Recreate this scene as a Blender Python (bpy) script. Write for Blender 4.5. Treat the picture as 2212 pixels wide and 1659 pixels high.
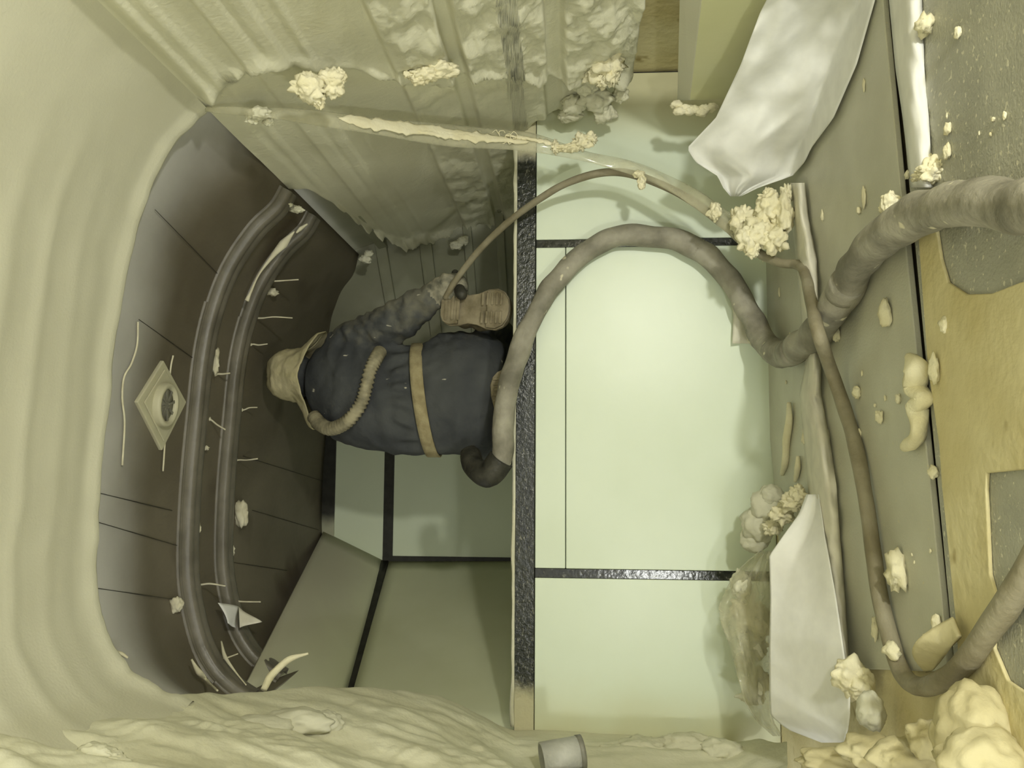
import bpy, bmesh, math, random
from mathutils import Vector, Matrix, noise
random.seed(7)
for o in list(bpy.data.objects): bpy.data.objects.remove(o)
SC = bpy.context.scene
COL = SC.collection

# ------------------------------------------------------------------ camera
# The photograph was taken with the camera on its side: picture-left is up.
EYE = 0.63
FPX = 1788.0
YAW = math.atan(170 / FPX); PITCH = math.atan(122 / FPX)
CF = Vector((math.sin(YAW) * math.cos(PITCH), math.cos(YAW) * math.cos(PITCH), math.sin(PITCH)))
CR = Vector((math.cos(YAW), -math.sin(YAW), 0))
CU = CR.cross(CF)
cam = bpy.data.cameras.new('camera'); camo = bpy.data.objects.new('camera', cam); COL.objects.link(camo)
cam.sensor_width = 36; cam.lens = FPX / 2212 * 36; cam.clip_start = 0.02
m = Matrix.Identity(4)
for i in range(3):
    m[i][0] = -CU[i]; m[i][1] = CR[i]; m[i][2] = -CF[i]
m.translation = Vector((0, 0, EYE)); camo.matrix_world = m
SC.camera = camo

# ------------------------------------------------------------------ world, lamps, exposure
SC.view_settings.view_transform = 'Standard'; SC.view_settings.look = 'None'
SC.view_settings.gamma = 1; SC.view_settings.use_curve_mapping = False
SC.view_settings.exposure = -0.07
w = bpy.data.worlds.new('world'); SC.world = w; w.use_nodes = True
w.node_tree.nodes['Background'].inputs[0].default_value = (1.0, 1.0, 0.93, 1)
w.node_tree.nodes['Background'].inputs[1].default_value = 1.05
def lamp(name, loc, power, rad, col):
    l = bpy.data.lights.new(name, 'POINT'); l.energy = power; l.shadow_soft_size = rad; l.color = col
    o = bpy.data.objects.new(name, l); COL.objects.link(o); o.location = loc
lamp('work_light', (0.90, -0.42, 0.11), 112, 0.06, (1.0, 1.0, 0.92))
lamp('work_light', (-0.70, -0.12, 0.07), 38, 0.05, (0.98, 1.0, 0.95))

# ------------------------------------------------------------------ helpers
def ray(px, py): return (829.5 - py) * CR + (1106 - px) * CU + FPX * CF
def at(px, py, d):
    r = ray(px, py); r = r * (d / r.y); return Vector((r.x, r.y, r.z + EYE))
def onz(px, py, z):
    r = ray(px, py); r = r * ((z - EYE) / r.z); return Vector((r.x, r.y, r.z + EYE))
def lerp(a, b, t): return a + (b - a) * t
def clamp(x, a=0., b=1.): return max(a, min(b, x))
def sstep(a, b, x):
    t = clamp((x - a) / (b - a)); return t * t * (3 - 2 * t)
def fbm(v, s, octv=3): return noise.fractal(v * s, 1.0, 2.0, octv)
def interp(tab, x):
    if x <= tab[0][0]: return tab[0][1]
    for (a, b), (c, d) in zip(tab, tab[1:]):
        if x <= c: return lerp(b, d, (x - a) / (c - a))
    return tab[-1][1]
def spline(pts, n):
    """Catmull-Rom through pts, n samples"""
    P = [Vector(p) for p in pts]; P = [P[0] * 2 - P[1]] + P + [P[-1] * 2 - P[-2]]
    out = []; seg = len(P) - 3
    for i in range(n):
        t = i / (n - 1) * seg; k = min(int(t), seg - 1); u = t - k
        a, b, c, d = P[k:k + 4]
        out.append(0.5 * ((2 * b) + (c - a) * u + (2 * a - 5 * b + 4 * c - d) * u * u + (3 * b - a - 3 * c + d) * u ** 3))
    return out

def tag(o, label=None, cat=None, group=None, kind=None):
    if label: o['label'] = label
    if cat: o['category'] = cat
    if group: o['group'] = group
    if kind: o['kind'] = kind
    return o
def mobj(name, verts, faces, mat, parent=None, smooth=True):
    me = bpy.data.meshes.new(name); me.from_pydata([tuple(v) for v in verts], [], faces); me.update()
    if smooth:
        for p in me.polygons: p.use_smooth = True
    me.materials.append(mat)
    o = bpy.data.objects.new(name, me); COL.objects.link(o)
    if parent: o.parent = parent; o.matrix_parent_inverse = parent.matrix_world.inverted()
    return o
def empty(name, loc):
    o = bpy.data.objects.new(name, None); COL.objects.link(o); o.location = loc
    o.matrix_world = Matrix.Translation(Vector(loc)); o.empty_display_size = 0.05
    return o
def grid(name, fn, nu, nv, mat, parent=None, thick=0.0):
    v = [fn(i / nu, j / nv) for j in range(nv + 1) for i in range(nu + 1)]
    f = [(j * (nu + 1) + i, j * (nu + 1) + i + 1, (j + 1) * (nu + 1) + i + 1, (j + 1) * (nu + 1) + i) for j in range(nv) for i in range(nu)]
    o = mobj(name, v, f, mat, parent)
    if thick:
        s = o.modifiers.new('solidify', 'SOLIDIFY'); s.thickness = thick; s.offset = 0
    return o
def boxv(a, b):
    x0, y0, z0 = a; x1, y1, z1 = b
    v = [(x0, y0, z0), (x1, y0, z0), (x1, y1, z0), (x0, y1, z0), (x0, y0, z1), (x1, y0, z1), (x1, y1, z1), (x0, y1, z1)]
    f = [(3, 2, 1, 0), (4, 5, 6, 7), (0, 1, 5, 4), (1, 2, 6, 5), (2, 3, 7, 6), (3, 0, 4, 7)]
    return v, f
def bevel(o, wdt=0.004, seg=2):
    b = o.modifiers.new('bevel', 'BEVEL'); b.width = wdt; b.segments = seg; b.limit_method = 'ANGLE'; return o
def box(name, a, b, mat, parent=None, bev=0.004):
    v, f = boxv(a, b); o = mobj(name, v, f, mat, parent, False)
    if bev: bevel(o, bev)
    return o
def prism(name, base, off, mat, parent=None, bev=0.003):
    """polygon base (list of points) extruded along off"""
    n = len(base); base = [Vector(b) for b in base]; off = Vector(off)
    v = base + [b + off for b in base]
    f = [tuple(range(n))[::-1], tuple(range(n, 2 * n))] + [(i, (i + 1) % n, n + (i + 1) % n, n + i) for i in range(n)]
    o = mobj(name, v, f, mat, parent, False)
    bm = bmesh.new(); bm.from_mesh(o.data); bmesh.ops.recalc_face_normals(bm, faces=bm.faces); bm.to_mesh(o.data); bm.free()
    if bev: bevel(o, bev)
    return o
def tube_data(path, rad, n=12, rib=0.0, wob=0.0, seed=0.0, cap=True):
    """path: list of Vectors, rad: list of radii"""
    v, f = [], []; t0 = None; N = len(path)
    up = Vector((0, 0, 1))
    for i, p in enumerate(path):
        t = (path[min(i + 1, N - 1)] - path[max(i - 1, 0)]).normalized()
        if t0 is None:
            nrm = t.orthogonal().normalized()
        else:
            nrm = (nrm - t * nrm.dot(t)).normalized()
        t0 = t; b = t.cross(nrm)
        for k in range(n):
            a = 2 * math.pi * k / n
            dirv = nrm * math.cos(a) + b * math.sin(a)
            r = rad[i] * (1 + rib * (1 if i % 2 else -1))
            if wob: r *= 1 + wob * noise.noise(p * 14 + dirv * .7 + Vector((seed, 0, 0)))
            v.append(p + dirv * r)
    for i in range(N - 1):
        for k in range(n):
            f.append((i * n + k, i * n + (k + 1) % n, (i + 1) * n + (k + 1) % n, (i + 1) * n + k))
    if cap:
        f.append(tuple(range(n))[::-1]); f.append(tuple((N - 1) * n + k for k in range(n)))
    return v, f
def tube(name, pts, radii, mat, parent=None, samples=None, n=12, **kw):
    samples = samples or len(pts) * 8
    path = spline(pts, samples)
    rad = [interp([(i / (len(radii) - 1), r) for i, r in enumerate(radii)], i / (samples - 1)) for i in range(samples)]
    v, f = tube_data(path, rad, n, **kw)
    return mobj(name, v, f, mat, parent)
def blob_data(c, size, seed, rough=0.35, freq=2.2, sub=3, rot=None, fine=0.12):
    bm = bmesh.new(); bmesh.ops.create_icosphere(bm, subdivisions=sub, radius=1)
    off = Vector((seed * 3.7, seed * 1.9, seed * 5.3))
    for vt in bm.verts:
        p = vt.co.normalized()
        d = 1 + rough * .8 * fbm(p + off, freq * .6, 2)
        # billowed: puffs meeting in creases
        d += rough * 1.3 * (abs(noise.noise((p - off) * freq * .9)) - .2) + fine * 1.6 * (abs(noise.noise((p + off) * freq * 2.2)) - .2)
        vt.co = Vector((p.x * size[0], p.y * size[1], p.z * size[2])) * max(d, .35)
    if rot: bmesh.ops.rotate(bm, verts=bm.verts, cent=(0, 0, 0), matrix=rot)
    v = [vt.co + Vector(c) for vt in bm.verts]; f = [tuple(x.index for x in fc.verts) for fc in bm.faces]
    bm.free(); return v, f
def blob(name, c, size, seed, mat, parent=None, **kw):
    v, f = blob_data(c, size, seed, **kw); return mobj(name, v, f, mat, parent)
def merge(parts):
    V, Fc = [], []
    for v, f in parts:
        o = len(V); V += list(v); Fc += [tuple(i + o for i in x) for x in f]
    return V, Fc
AX = Matrix((CR, -CU, CF)).transposed()     # only used for turning small lumps

# ------------------------------------------------------------------ materials
def mat(name, col, rough=0.8, col2=None, scale=6.0, detail=4.0, bump=0.0, bscale=40.0, spec=0.3, metal=0.0, stretch=(1, 1, 1), lo=0.35, hi=0.65, transl=0.0, bdist=0.01):
    M = bpy.data.materials.new(name); M.use_nodes = True; nt = M.node_tree; N = nt.nodes; L = nt.links
    b = N['Principled BSDF']; b.inputs['Roughness'].default_value = rough; b.inputs['Specular IOR Level'].default_value = spec
    b.inputs['Metallic'].default_value = metal
    g = N.new('ShaderNodeNewGeometry'); mp = N.new('ShaderNodeMapping'); mp.inputs['Scale'].default_value = stretch
    L.new(g.outputs['Position'], mp.inputs['Vector'])
    nz = N.new('ShaderNodeTexNoise'); nz.inputs['Scale'].default_value = scale; nz.inputs['Detail'].default_value = detail
    L.new(mp.outputs[0], nz.inputs['Vector'])
    r = N.new('ShaderNodeValToRGB'); r.color_ramp.elements[0].position = lo; r.color_ramp.elements[1].position = hi
    r.color_ramp.elements[0].color = (*col, 1); r.color_ramp.elements[1].color = (*(col2 or col), 1)
    L.new(nz.outputs['Fac'], r.inputs[0]); L.new(r.outputs[0], b.inputs['Base Color'])
    if bump:
        bz = N.new('ShaderNodeTexNoise'); bz.inputs['Scale'].default_value = bscale; bz.inputs['Detail'].default_value = 4
        L.new(mp.outputs[0], bz.inputs['Vector'])
        bp = N.new('ShaderNodeBump'); bp.inputs['Strength'].default_value = bump; bp.inputs['Distance'].default_value = bdist
        L.new(bz.outputs['Fac'], bp.inputs['Height']); L.new(bp.outputs[0], b.inputs['Normal'])
    M['_ramp'] = r.name
    return M
def overlay(M, col, axis, lo, hi, nscale=5.0, nstr=0.5, second=None, slot=None):
    """dust / overspray of colour col lying on the surface where world <axis> runs from lo (none) to hi (full), edge broken by noise"""
    nt = M.node_tree; N = nt.nodes; L = nt.links; b = N['Principled BSDF']
    src = b.inputs['Base Color'].links[0].from_socket
    g = N.new('ShaderNodeNewGeometry'); sx = N.new('ShaderNodeSeparateXYZ'); L.new(g.outputs['Position'], sx.inputs[0])
    nz = N.new('ShaderNodeTexNoise'); nz.inputs['Scale'].default_value = nscale; nz.inputs['Detail'].default_value = 5
    L.new(g.outputs['Position'], nz.inputs['Vector'])
    ma = N.new('ShaderNodeMath'); ma.operation = 'MULTIPLY_ADD'; ma.inputs[1].default_value = (hi - lo) * nstr; L.new(nz.outputs['Fac'], ma.inputs[0])
    L.new(sx.outputs[axis], ma.inputs[2])
    mr = N.new('ShaderNodeMapRange'); mr.interpolation_type = 'SMOOTHSTEP'
    mr.inputs['From Min'].default_value = lo + (hi - lo) * nstr * .5; mr.inputs['From Max'].default_value = hi + (hi - lo) * nstr * .5
    L.new(ma.outputs[0], mr.inputs['Value'])
    mx = N.new('ShaderNodeMix'); mx.data_type = 'RGBA'; L.new(mr.outputs[0], mx.inputs['Factor'])
    L.new(src, mx.inputs['A']); mx.inputs['B'].default_value = (*col, 1); L.new(mx.outputs['Result'], b.inputs['Base Color'])
    # the dust is dull
    rr = N.new('ShaderNodeMapRange'); L.new(mr.outputs[0], rr.inputs['Value']); 
    if b.inputs['Roughness'].links:
        pass
    else:
        rr.inputs['To Min'].default_value = b.inputs['Roughness'].default_value; rr.inputs['To Max'].default_value = .9
        L.new(rr.outputs[0], b.inputs['Roughness'])
    return M
def flecks(M, col, scale, thr, stretch=(1, 1, 1), width=0.04):
    """small splashes of colour col broken up by noise"""
    nt = M.node_tree; N = nt.nodes; L = nt.links; b = N['Principled BSDF']
    src = b.inputs['Base Color'].links[0].from_socket
    g = N.new('ShaderNodeNewGeometry'); mp = N.new('ShaderNodeMapping'); mp.inputs['Scale'].default_value = stretch
    L.new(g.outputs['Position'], mp.inputs['Vector'])
    nz = N.new('ShaderNodeTexNoise'); nz.inputs['Scale'].default_value = scale; nz.inputs['Detail'].default_value = 2; L.new(mp.outputs[0], nz.inputs['Vector'])
    mr = N.new('ShaderNodeMapRange'); mr.inputs['From Min'].default_value = thr; mr.inputs['From Max'].default_value = thr + width; L.new(nz.outputs['Fac'], mr.inputs['Value'])
    mx = N.new('ShaderNodeMix'); mx.data_type = 'RGBA'; L.new(mr.outputs[0], mx.inputs['Factor']); L.new(src, mx.inputs['A'])
    mx.inputs['B'].default_value = (*col, 1); L.new(mx.outputs['Result'], b.inputs['Base Color']); return M
def film_mat(name, col, alpha, rough=0.25, transl=0.3, spec=0.5):
    M = bpy.data.materials.new(name); M.use_nodes = True; nt = M.node_tree; N = nt.nodes; L = nt.links
    b = N['Principled BSDF']; b.inputs['Base Color'].default_value = (*col, 1); b.inputs['Roughness'].default_value = rough
    b.inputs['Specular IOR Level'].default_value = spec
    tr = N.new('ShaderNodeBsdfTranslucent'); tr.inputs[0].default_value = (*col, 1)
    m1 = N.new('ShaderNodeMixShader'); m1.inputs[0].default_value = transl; L.new(b.outputs[0], m1.inputs[1]); L.new(tr.outputs[0], m1.inputs[2])
    tp = N.new('ShaderNodeBsdfTransparent'); m2 = N.new('ShaderNodeMixShader')
    g = N.new('ShaderNodeNewGeometry'); nz = N.new('ShaderNodeTexNoise'); nz.inputs['Scale'].default_value = 14; nz.inputs['Detail'].default_value = 4
    L.new(g.outputs['Position'], nz.inputs['Vector'])
    mr = N.new('ShaderNodeMapRange'); mr.inputs['From Min'].default_value = .3; mr.inputs['From Max'].default_value = .7
    mr.inputs['To Min'].default_value = clamp(alpha - .12); mr.inputs['To Max'].default_value = clamp(alpha + .12); L.new(nz.outputs['Fac'], mr.inputs['Value'])
    L.new(mr.outputs[0], m2.inputs[0]); L.new(tp.outputs[0], m2.inputs[1]); L.new(m1.outputs[0], m2.inputs[2])
    L.new(m2.outputs[0], N['Material Output'].inputs['Surface']); return M

FOAMC = (0.66, 0.62, 0.40)
foam = mat('spray_foam', (0.59, 0.575, 0.42), .75, (0.69, 0.68, 0.525), 3.0, 5, bump=.35, bscale=90, spec=.25, bdist=.006)
foam_smooth = mat('spray_foam_skin', (0.56, 0.55, 0.425), .7, (0.60, 0.59, 0.46), 2.2, 4, bump=.25, bscale=160, spec=.25, bdist=.003)
foam_far = mat('spray_foam_side', (0.58, 0.57, 0.43), .75, (0.70, 0.69, 0.535), 3.0, 5, bump=.3, bscale=90, spec=.25, bdist=.006)
crumbm = mat('foam_crumb', (0.72, 0.67, 0.45), .85, (0.80, 0.76, 0.56), 20, 4, bump=.4, bscale=150, spec=.15, bdist=.004)
dripm = mat('foam_drip', (0.62, 0.58, 0.42), .8, (0.72, 0.69, 0.52), 30, 3, spec=.2)
yfoam = mat('yellowed_foam', (0.42, 0.37, 0.20), .8, (0.52, 0.475, 0.29), 6, 5, bump=.35, bscale=60, spec=.2, bdist=.006)
darkm = mat('dark_ceiling_panel', (0.115, 0.099, 0.068), .5, (0.165, 0.145, 0.104), 4, 6, bump=.1, bscale=40, spec=.35, stretch=(1.2, .8, 1), lo=.3, hi=.7)
flecks(darkm, (0.085, 0.068, 0.044), 3.2, .60, width=.12)
overlay(darkm, (0.56, 0.56, 0.54), 1, 2.26, 1.88, 3, .5)
railm = mat('dark_rail', (0.12, 0.11, 0.085), .38, (0.18, 0.165, 0.13), 12, 5, bump=.1, bscale=60, spec=.5)
boardm = mat('insulation_board', (0.70, 0.78, 0.62), .36, (0.74, 0.82, 0.67), 3, 4, spec=.5, bump=.04, bscale=30)
overlay(boardm, (0.60, 0.57, 0.34), 0, -.60, -.95, 5, .5); overlay(boardm, (0.62, 0.60, 0.38), 0, .98, 1.22, 5, .5)
boardl = mat('insulation_board_dusty', (0.66, 0.72, 0.54), .6, (0.70, 0.76, 0.58), 3, 4, spec=.3, bump=.04, bscale=30)
yellowb = mat('yellow_board', (0.62, 0.62, 0.36), .6, (0.68, 0.67, 0.42), 4, 4, spec=.3, bump=.08, bscale=40)
stripm = mat('black_joint_sealant', (0.012, 0.014, 0.011), .17, (0.03, 0.032, 0.026), 60, 4, bump=.25, bscale=60, spec=.6, bdist=.004)
flecks(stripm, (.16, .16, .13), 80, .62, width=.12)  # grey flecks put glints and pale streaks into the black colour
stripd = mat('black_joint_tape', (0.022, 0.022, 0.016), .5, (0.035, 0.034, 0.026), 30, 4, spec=.3)
metalm = mat('side_sheet_metal', (0.27, 0.275, 0.19), .5, (0.33, 0.33, 0.24), 5, 4, spec=.4, bump=.03)
sheetm = mat('grey_floor_sheet', (0.47, 0.465, 0.365), .42, (0.54, 0.535, 0.43), 7, 6, bump=.12, bscale=200, spec=.45, stretch=(1, 1, 1))
flecks(sheetm, (.55, .52, .36), 120, .70)
sheetb = mat('speckled_floor_sheet', (0.32, 0.317, 0.25), .38, (0.41, 0.405, 0.325), 9, 6, bump=.3, bscale=160, spec=.5)
flecks(sheetb, (.62, .60, .46), 95, .64)
subm = mat('subfloor', (0.10, 0.085, 0.05), .8, (0.16, 0.135, 0.08), 8, 4)
sprayf = mat('floor_overspray', (0.55, 0.48, 0.25), .8, (0.66, 0.60, 0.36), 5, 6, bump=.4, bscale=35, spec=.2, bdist=.01)
flecks(sprayf, (.36, .29, .13), 14, .66, width=.08)
plastic = film_mat('white_plastic_sheet', (0.92, 0.92, 0.88), .96, .7, .12, .12)
milky = film_mat('milky_film', (0.86, 0.83, 0.70), .86, .5, .15, .2)
clear = film_mat('clear_film', (0.72, 0.70, 0.52), .36, .12, .3)
hosem = mat('dusty_hose_wrap', (0.165, 0.155, 0.118), .65, (0.37, 0.35, 0.28), 11, 7, bump=.7, bscale=45, spec=.35, bdist=.006)
flecks(hosem, (.62, .58, .42), 24, .69)
thinm = mat('thin_hose', (0.19, 0.165, 0.10), .6, (0.29, 0.265, 0.185), 12, 5, bump=.3, bscale=60, spec=.3)
rubber = mat('black_rubber', (0.02, 0.02, 0.016), .5, (0.06, 0.058, 0.045), 20, 4, bump=.3, bscale=60)
cover = mat('dark_coverall', (0.058, 0.062, 0.066), .85, (0.085, 0.090, 0.090), 9, 5, bump=.35, bscale=28, spec=.15, bdist=.012)
hoodm = mat('cream_hood_cloth', (0.42, 0.38, 0.22), .85, (0.54, 0.49, 0.31), 16, 5, bump=.4, bscale=60, spec=.15, bdist=.006)
beltm = mat('belt_webbing', (0.27, 0.225, 0.12), .8, (0.38, 0.33, 0.19), 30, 4, bump=.3, bscale=150, spec=.2)
bootm = mat('dusty_boot', (0.13, 0.108, 0.062), .8, (0.26, 0.225, 0.145), 22, 5, bump=.5, bscale=60, spec=.2, bdist=.008)
solem = mat('dusty_boot_sole', (0.155, 0.13, 0.078), .85, (0.31, 0.27, 0.18), 18, 5, bump=.4, bscale=90, spec=.15, bdist=.006)
ribbed = mat('breathing_hose_rubber', (0.22, 0.20, 0.13), .6, (0.42, 0.38, 0.25), 25, 4, spec=.3)
ventm = mat('vent_cream_plastic', (0.50, 0.48, 0.34), .5, (0.55, 0.53, 0.38), 10, 3, spec=.4)
ventd = mat('vent_grey_grille', (0.16, 0.155, 0.12), .5, (0.24, 0.235, 0.19), 30, 3, spec=.4)
pipem = mat('grey_pipe', (0.38, 0.38, 0.33), .5, (0.46, 0.46, 0.41), 30, 4, bump=.2, bscale=120, spec=.4)

LEDGE = EYE + 0.171
YR = 2.60; YB = 3.90
# arch of the roof in (x, height above the eye), right to left
ARCH = [(0.86, 0.86), (0.785, 0.900), (0.715, 0.970), (0.598, 1.045), (0.466, 1.092), (0.325, 1.118), (0.13, 1.131), (-0.076, 1.141), (-0.279, 1.141), (-0.399, 1.128), (-0.530, 1.090), (-0.607, 1.045), (-0.658, 0.99), (-0.70, 0.92)]
FARCH = [(0.862, 0.885), (0.795, 0.955), (0.633, 1.030), (0.484, 1.068), (0.214, 1.100), (-0.062, 1.113), (-0.224, 1.115), (-0.370, 1.092), (-0.470, 1.030), (-0.525, 0.953), (-0.56, 0.86)]
AP = spline([(a, 0, b) for a, b in ARCH], 121)
FP = spline([(a, 0, b) for a, b in FARCH], 121)
def pcurve(P, s):
    t = s * (len(P) - 1); k = min(int(t), len(P) - 2); return P[k].lerp(P[k + 1], t - k)
def pnormal(P, s):
    a = pcurve(P, max(s - .02, 0)); b = pcurve(P, min(s + .02, 1)); t = (b - a).normalized()
    return Vector((t.z, 0, -t.x))      # points outwards (up)
def XW(u): return 0.862 + (0.885 - u) * 0.305    # leaning right-hand wall
WN = Vector((-1, 0, -0.305)).normalized()
def UZ(u): return u + EYE

# ================================================================== SETTING
# ---- ceiling
def f_ceil(u, v):
    y = lerp(-0.8, YB + .02, v); k = sstep(2.0, 2.38, y)
    q = (pcurve(FP, u) + pnormal(FP, u) * .045).lerp(pcurve(AP, u) + pnormal(AP, u) * .032, k); q.y = y; q.z += EYE
    return q
FX = [(p.x, p.z) for p in FP]; AXZ = [(p.x, p.z) for p in AP]
def ceil_gap(q):
    k = sstep(2.0, 2.38, q.y); be = 9; bz = 0
    for (fx, fz), (ax_, az) in zip(FX, AXZ):
        e = abs(fx + (ax_ - fx) * k - q.x)
        if e < be: be = e; bz = fz + (az - fz) * k
    return bz + lerp(.045, .032, k) - (q.z - EYE)
def ceil_hit(px, py, clear=.0):
    a = 1.3; b = a
    while b < YB - .01:
        b += .06
        if ceil_gap(at(px, py, b)) < clear: break
        a = b
    for _ in range(8):
        c = (a + b) / 2
        if ceil_gap(at(px, py, c)) < clear: b = c
        else: a = c
    return at(px, py, (a + b) / 2)
ceiling = grid('ceiling', f_ceil, 60, 60, darkm, thick=.012)
tag(ceiling, 'dark arched ceiling panelling deep inside the sleeping compartment', kind='structure')
def rail(yc, wd, h, s0, s1, label):
    # rounded moulding that follows the arch
    sec = [(-.62, .0), (-.62, .28), (-.56, .34), (-.46, .34), (-.44, .80), (-.36, .97), (-.2, 1.0), (-.12, .92), (-.04, .92), (.04, 1.0), (.2, 1.0), (.36, .92), (.44, .70), (.46, .25), (.58, .22), (.58, .0)]
    v, f = [], []; n = 90; k = len(sec)
    for i in range(n + 1):
        s = lerp(s0, s1, i / n); p = pcurve(AP, s); nn = pnormal(AP, s)
        for a, b in sec:
            q = p + nn * (.03 - h * b); q.y = yc + a * wd; q.z += EYE; v.append(q)
    for i in range(n):
        for j in range(k - 1): f.append((i * k + j, i * k + j + 1, (i + 1) * k + j + 1, (i + 1) * k + j))
    o = mobj('ceiling_rail', v, f, railm, ceiling); o['label'] = label; return o
r1 = rail(2.49, .080, .038, .02, .985, 'wide rounded dark moulding across the ceiling')
r2 = rail(2.757, .090, .034, .02, .985, 'second dark moulding across the ceiling')
def thin_rail(yc, s0, s1):
    return rail(yc, .014, .012, s0, s1, 'narrow bead beside the wide moulding')
thin_rail(2.437, .3, .88); thin_rail(2.70, .3, .9); thin_rail(2.545, .06, .97)
# dark panel seams
for (a, b) in [((335, 453), (500, 622)), ((210, 1064), (372, 1103)), ((208, 1127), (388, 1180)), ((205, 1270), (384, 1296)), ((300, 690), (440, 790)), ((545, 1102), (690, 1145)), ((505, 1215), (620, 1232)), ((525, 985), (700, 1040))]:
    pts = []
    for t in (0, .5, 1):
        x = lerp(a[0], b[0], t); y = lerp(a[1], b[1], t)
        pts.append(ceil_hit(x, y, .008))
    tube('panel_seam', pts, [.0008, .0012, .0008], stripd, ceiling, samples=12, n=6)

# ---- foam on the ceiling (near part)
def foam_bump(q, amt=1.0):
    return amt * (.006 * fbm(Vector((q.x, q.y * .7, q.z)), 3.2, 3) + .0012 * fbm(q, 16, 2))
def f_cfoam(u, v):
    lip = clamp((v - .94) / .06)
    p = pcurve(FP, u); n = pnormal(FP, u)
    edge = 1.905 + .012 * fbm(Vector((u * 9, 1, 0)), 1, 3)
    y = lerp(-0.8, edge, min(v / .94, 1)) + .016 * math.sin(lip * math.pi / 2) 
    q = Vector((p.x, y, p.z + EYE))
    cen = sstep(.10, .35, u) * sstep(1.0, .8, u)
    rid = 0
    for yc, wd, a in ((1.50, .030, .006), (1.62, .018, .005), (1.73, .022, .003), (1.36, .03, .007), (1.84, .03, -.003)):
        wob = .03 * fbm(Vector((u * 5, yc, 3)), 1, 2)
        rid += a * math.exp(-((y - yc - wob) / wd) ** 2)
    hgt = foam_bump(q) + rid * cen + (.013 + .006 * fbm(Vector((u * 22, 2, 0)), 1, 2)) * math.exp(-((y - edge + .012) / .020) ** 2)
    lipout = (1 - math.cos(lip * math.pi / 2)) * .055
    return q + n * (-hgt * (1 - lip) + lipout)
cf = grid('foam_layer', f_cfoam, 150, 190, foam_smooth, ceiling); cf['label'] = 'smooth cream spray foam on the near ceiling'

# ---- right wall
wall_right = box('wall_right', (1.42, -0.8, 0), (1.44, 4.0, 1.9), metalm, None, 0)
tag(wall_right, 'ribbed metal side wall half covered with cream spray foam', kind='structure')
BANDS = [(.905, .835, .006, 0), (.815, .795, .006, 0), (.732, .644, .013, 0), (.69, .675, -.005, 0), (.605, .590, .005, 0), (.44, .311, .026, 1), (.275, .072, .026, 1), (.026, -.175, .024, 1)]
def wall_h(u, y):
    h = 0.0; lump = 0.0
    for hi, lo, a, l in BANDS:
        w_ = sstep(lo - .007, lo + .007, u) * sstep(hi + .007, hi - .007, u)
        h += a * w_
        if l:
            c = (hi + lo) / 2; hw = (hi - lo) / 2
            ph = (y + .25 * ((u - c) / hw) ** 2 * hw + .02 * fbm(Vector((u * 4, y * 3, c * 9)), 1, 2)) / .026
            lump += w_ * (.0065 * abs(math.sin(ph * math.pi)) + .024 * fbm(Vector((u * 1.4, y, c * 5)), 9, 4)) * (1.0 if y < 2.35 else .75)
    return h + lump
def WEND(u): return interp([(-.2, 2.56), (.10, 2.56), (.135, 2.60), (.18, 3.30), (.30, 3.44), (.55, 3.43), (.70, 3.33), (.76, 3.16), (.80, 2.75), (.84, 2.55), (.89, 2.50)], u)
def STEP(u): return interp([(-.2, 2.36), (.0, 2.30), (.2, 2.10), (.40, 1.99), (.45, 1.96), (.70, 1.74), (.78, 1.78), (.89, 1.86)], u)
def f_wfoam(uu, v):
    u = lerp(.887, -.178, uu)
    lip = clamp((v - .965) / .035)
    ye = WEND(u) + .03 * fbm(Vector((u * 14, 0, 7)), 1, 3)
    y = lerp(-.8, ye, min(v / .965, 1)) + .014 * math.sin(lip * math.pi / 2)
    q = Vector((XW(u), y, UZ(u)))
    st = sstep(STEP(u) + .035, STEP(u) - .02, y)
    top = sstep(.885, .84, u)
    h = (wall_h(u, y) * (.55 + .45 * st) + .030 * st) * top + foam_bump(q, .9)
    h += .032 * math.exp(-((y - STEP(u) + .01) / .025) ** 2) * (.5 + fbm(Vector((u * 12, 3, 1)), 1, 2)) * top
    h += .030 * math.exp(-((y - ye) / .05) ** 2) * (.7 + 1.2 * fbm(Vector((u * 22, y * 12, 1)), 1, 3)) * sstep(.12, .2, u) * sstep(.84, .76, u)
    return q + WN * (h - .045 * (1 - math.cos(lip * math.pi / 2)))
wf = grid('foam_layer', f_wfoam, 300, 330, foam_far, wall_right); wf['label'] = 'cream spray foam over the wall ribs'
# bare metal behind
def f_metal(uu, v):
    u = lerp(.90, .0, uu); y = lerp(2.2, YB + .02, v); q = Vector((XW(u), y, UZ(u))); return q - WN * .03
grid('metal_skin', f_metal, 8, 8, metalm, wall_right, thick=.004)
for hi, lo, a in ((.80, .755, .03), (.73, .655, .03), (.60, .585, .014), (.435, .40, .035), (.30, .265, .035), (.175, .14, .03)):
    ys = WEND((hi + lo) / 2) - .08; A = Vector((XW(hi), ys, UZ(hi))) - WN * .028; B = Vector((XW(lo), ys, UZ(lo))) - WN * .028
    prism('metal_rib', [A, B, B + WN * a + (A - B) * .12, A + WN * a - (A - B) * .12], (0, YB - ys, 0), metalm, wall_right)
# splayed end of the metal wall, meeting the far wall
def f_splay(uu, v):
    u = lerp(1.17, .0, uu); a = Vector((XW(u), 3.36, UZ(u))) - WN * .028; return a.lerp(Vector((.36, YB - .002, UZ(u))), v)
grid('metal_end_panel', f_splay, 4, 6, metalm, wall_right, thick=.004)
for hi, lo in ((.80, .755), (.62, .57), (.435, .40), (.30, .265)):
    P4 = [f_splay((1.17 - q) / 1.17, t) for q, t in ((hi, .0), (lo, .0), (lo, .97), (hi, .97))]; off = Vector((-.55, -.83, 0)) * .022
    prism('metal_rib', P4, off, metalm, wall_right)
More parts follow.
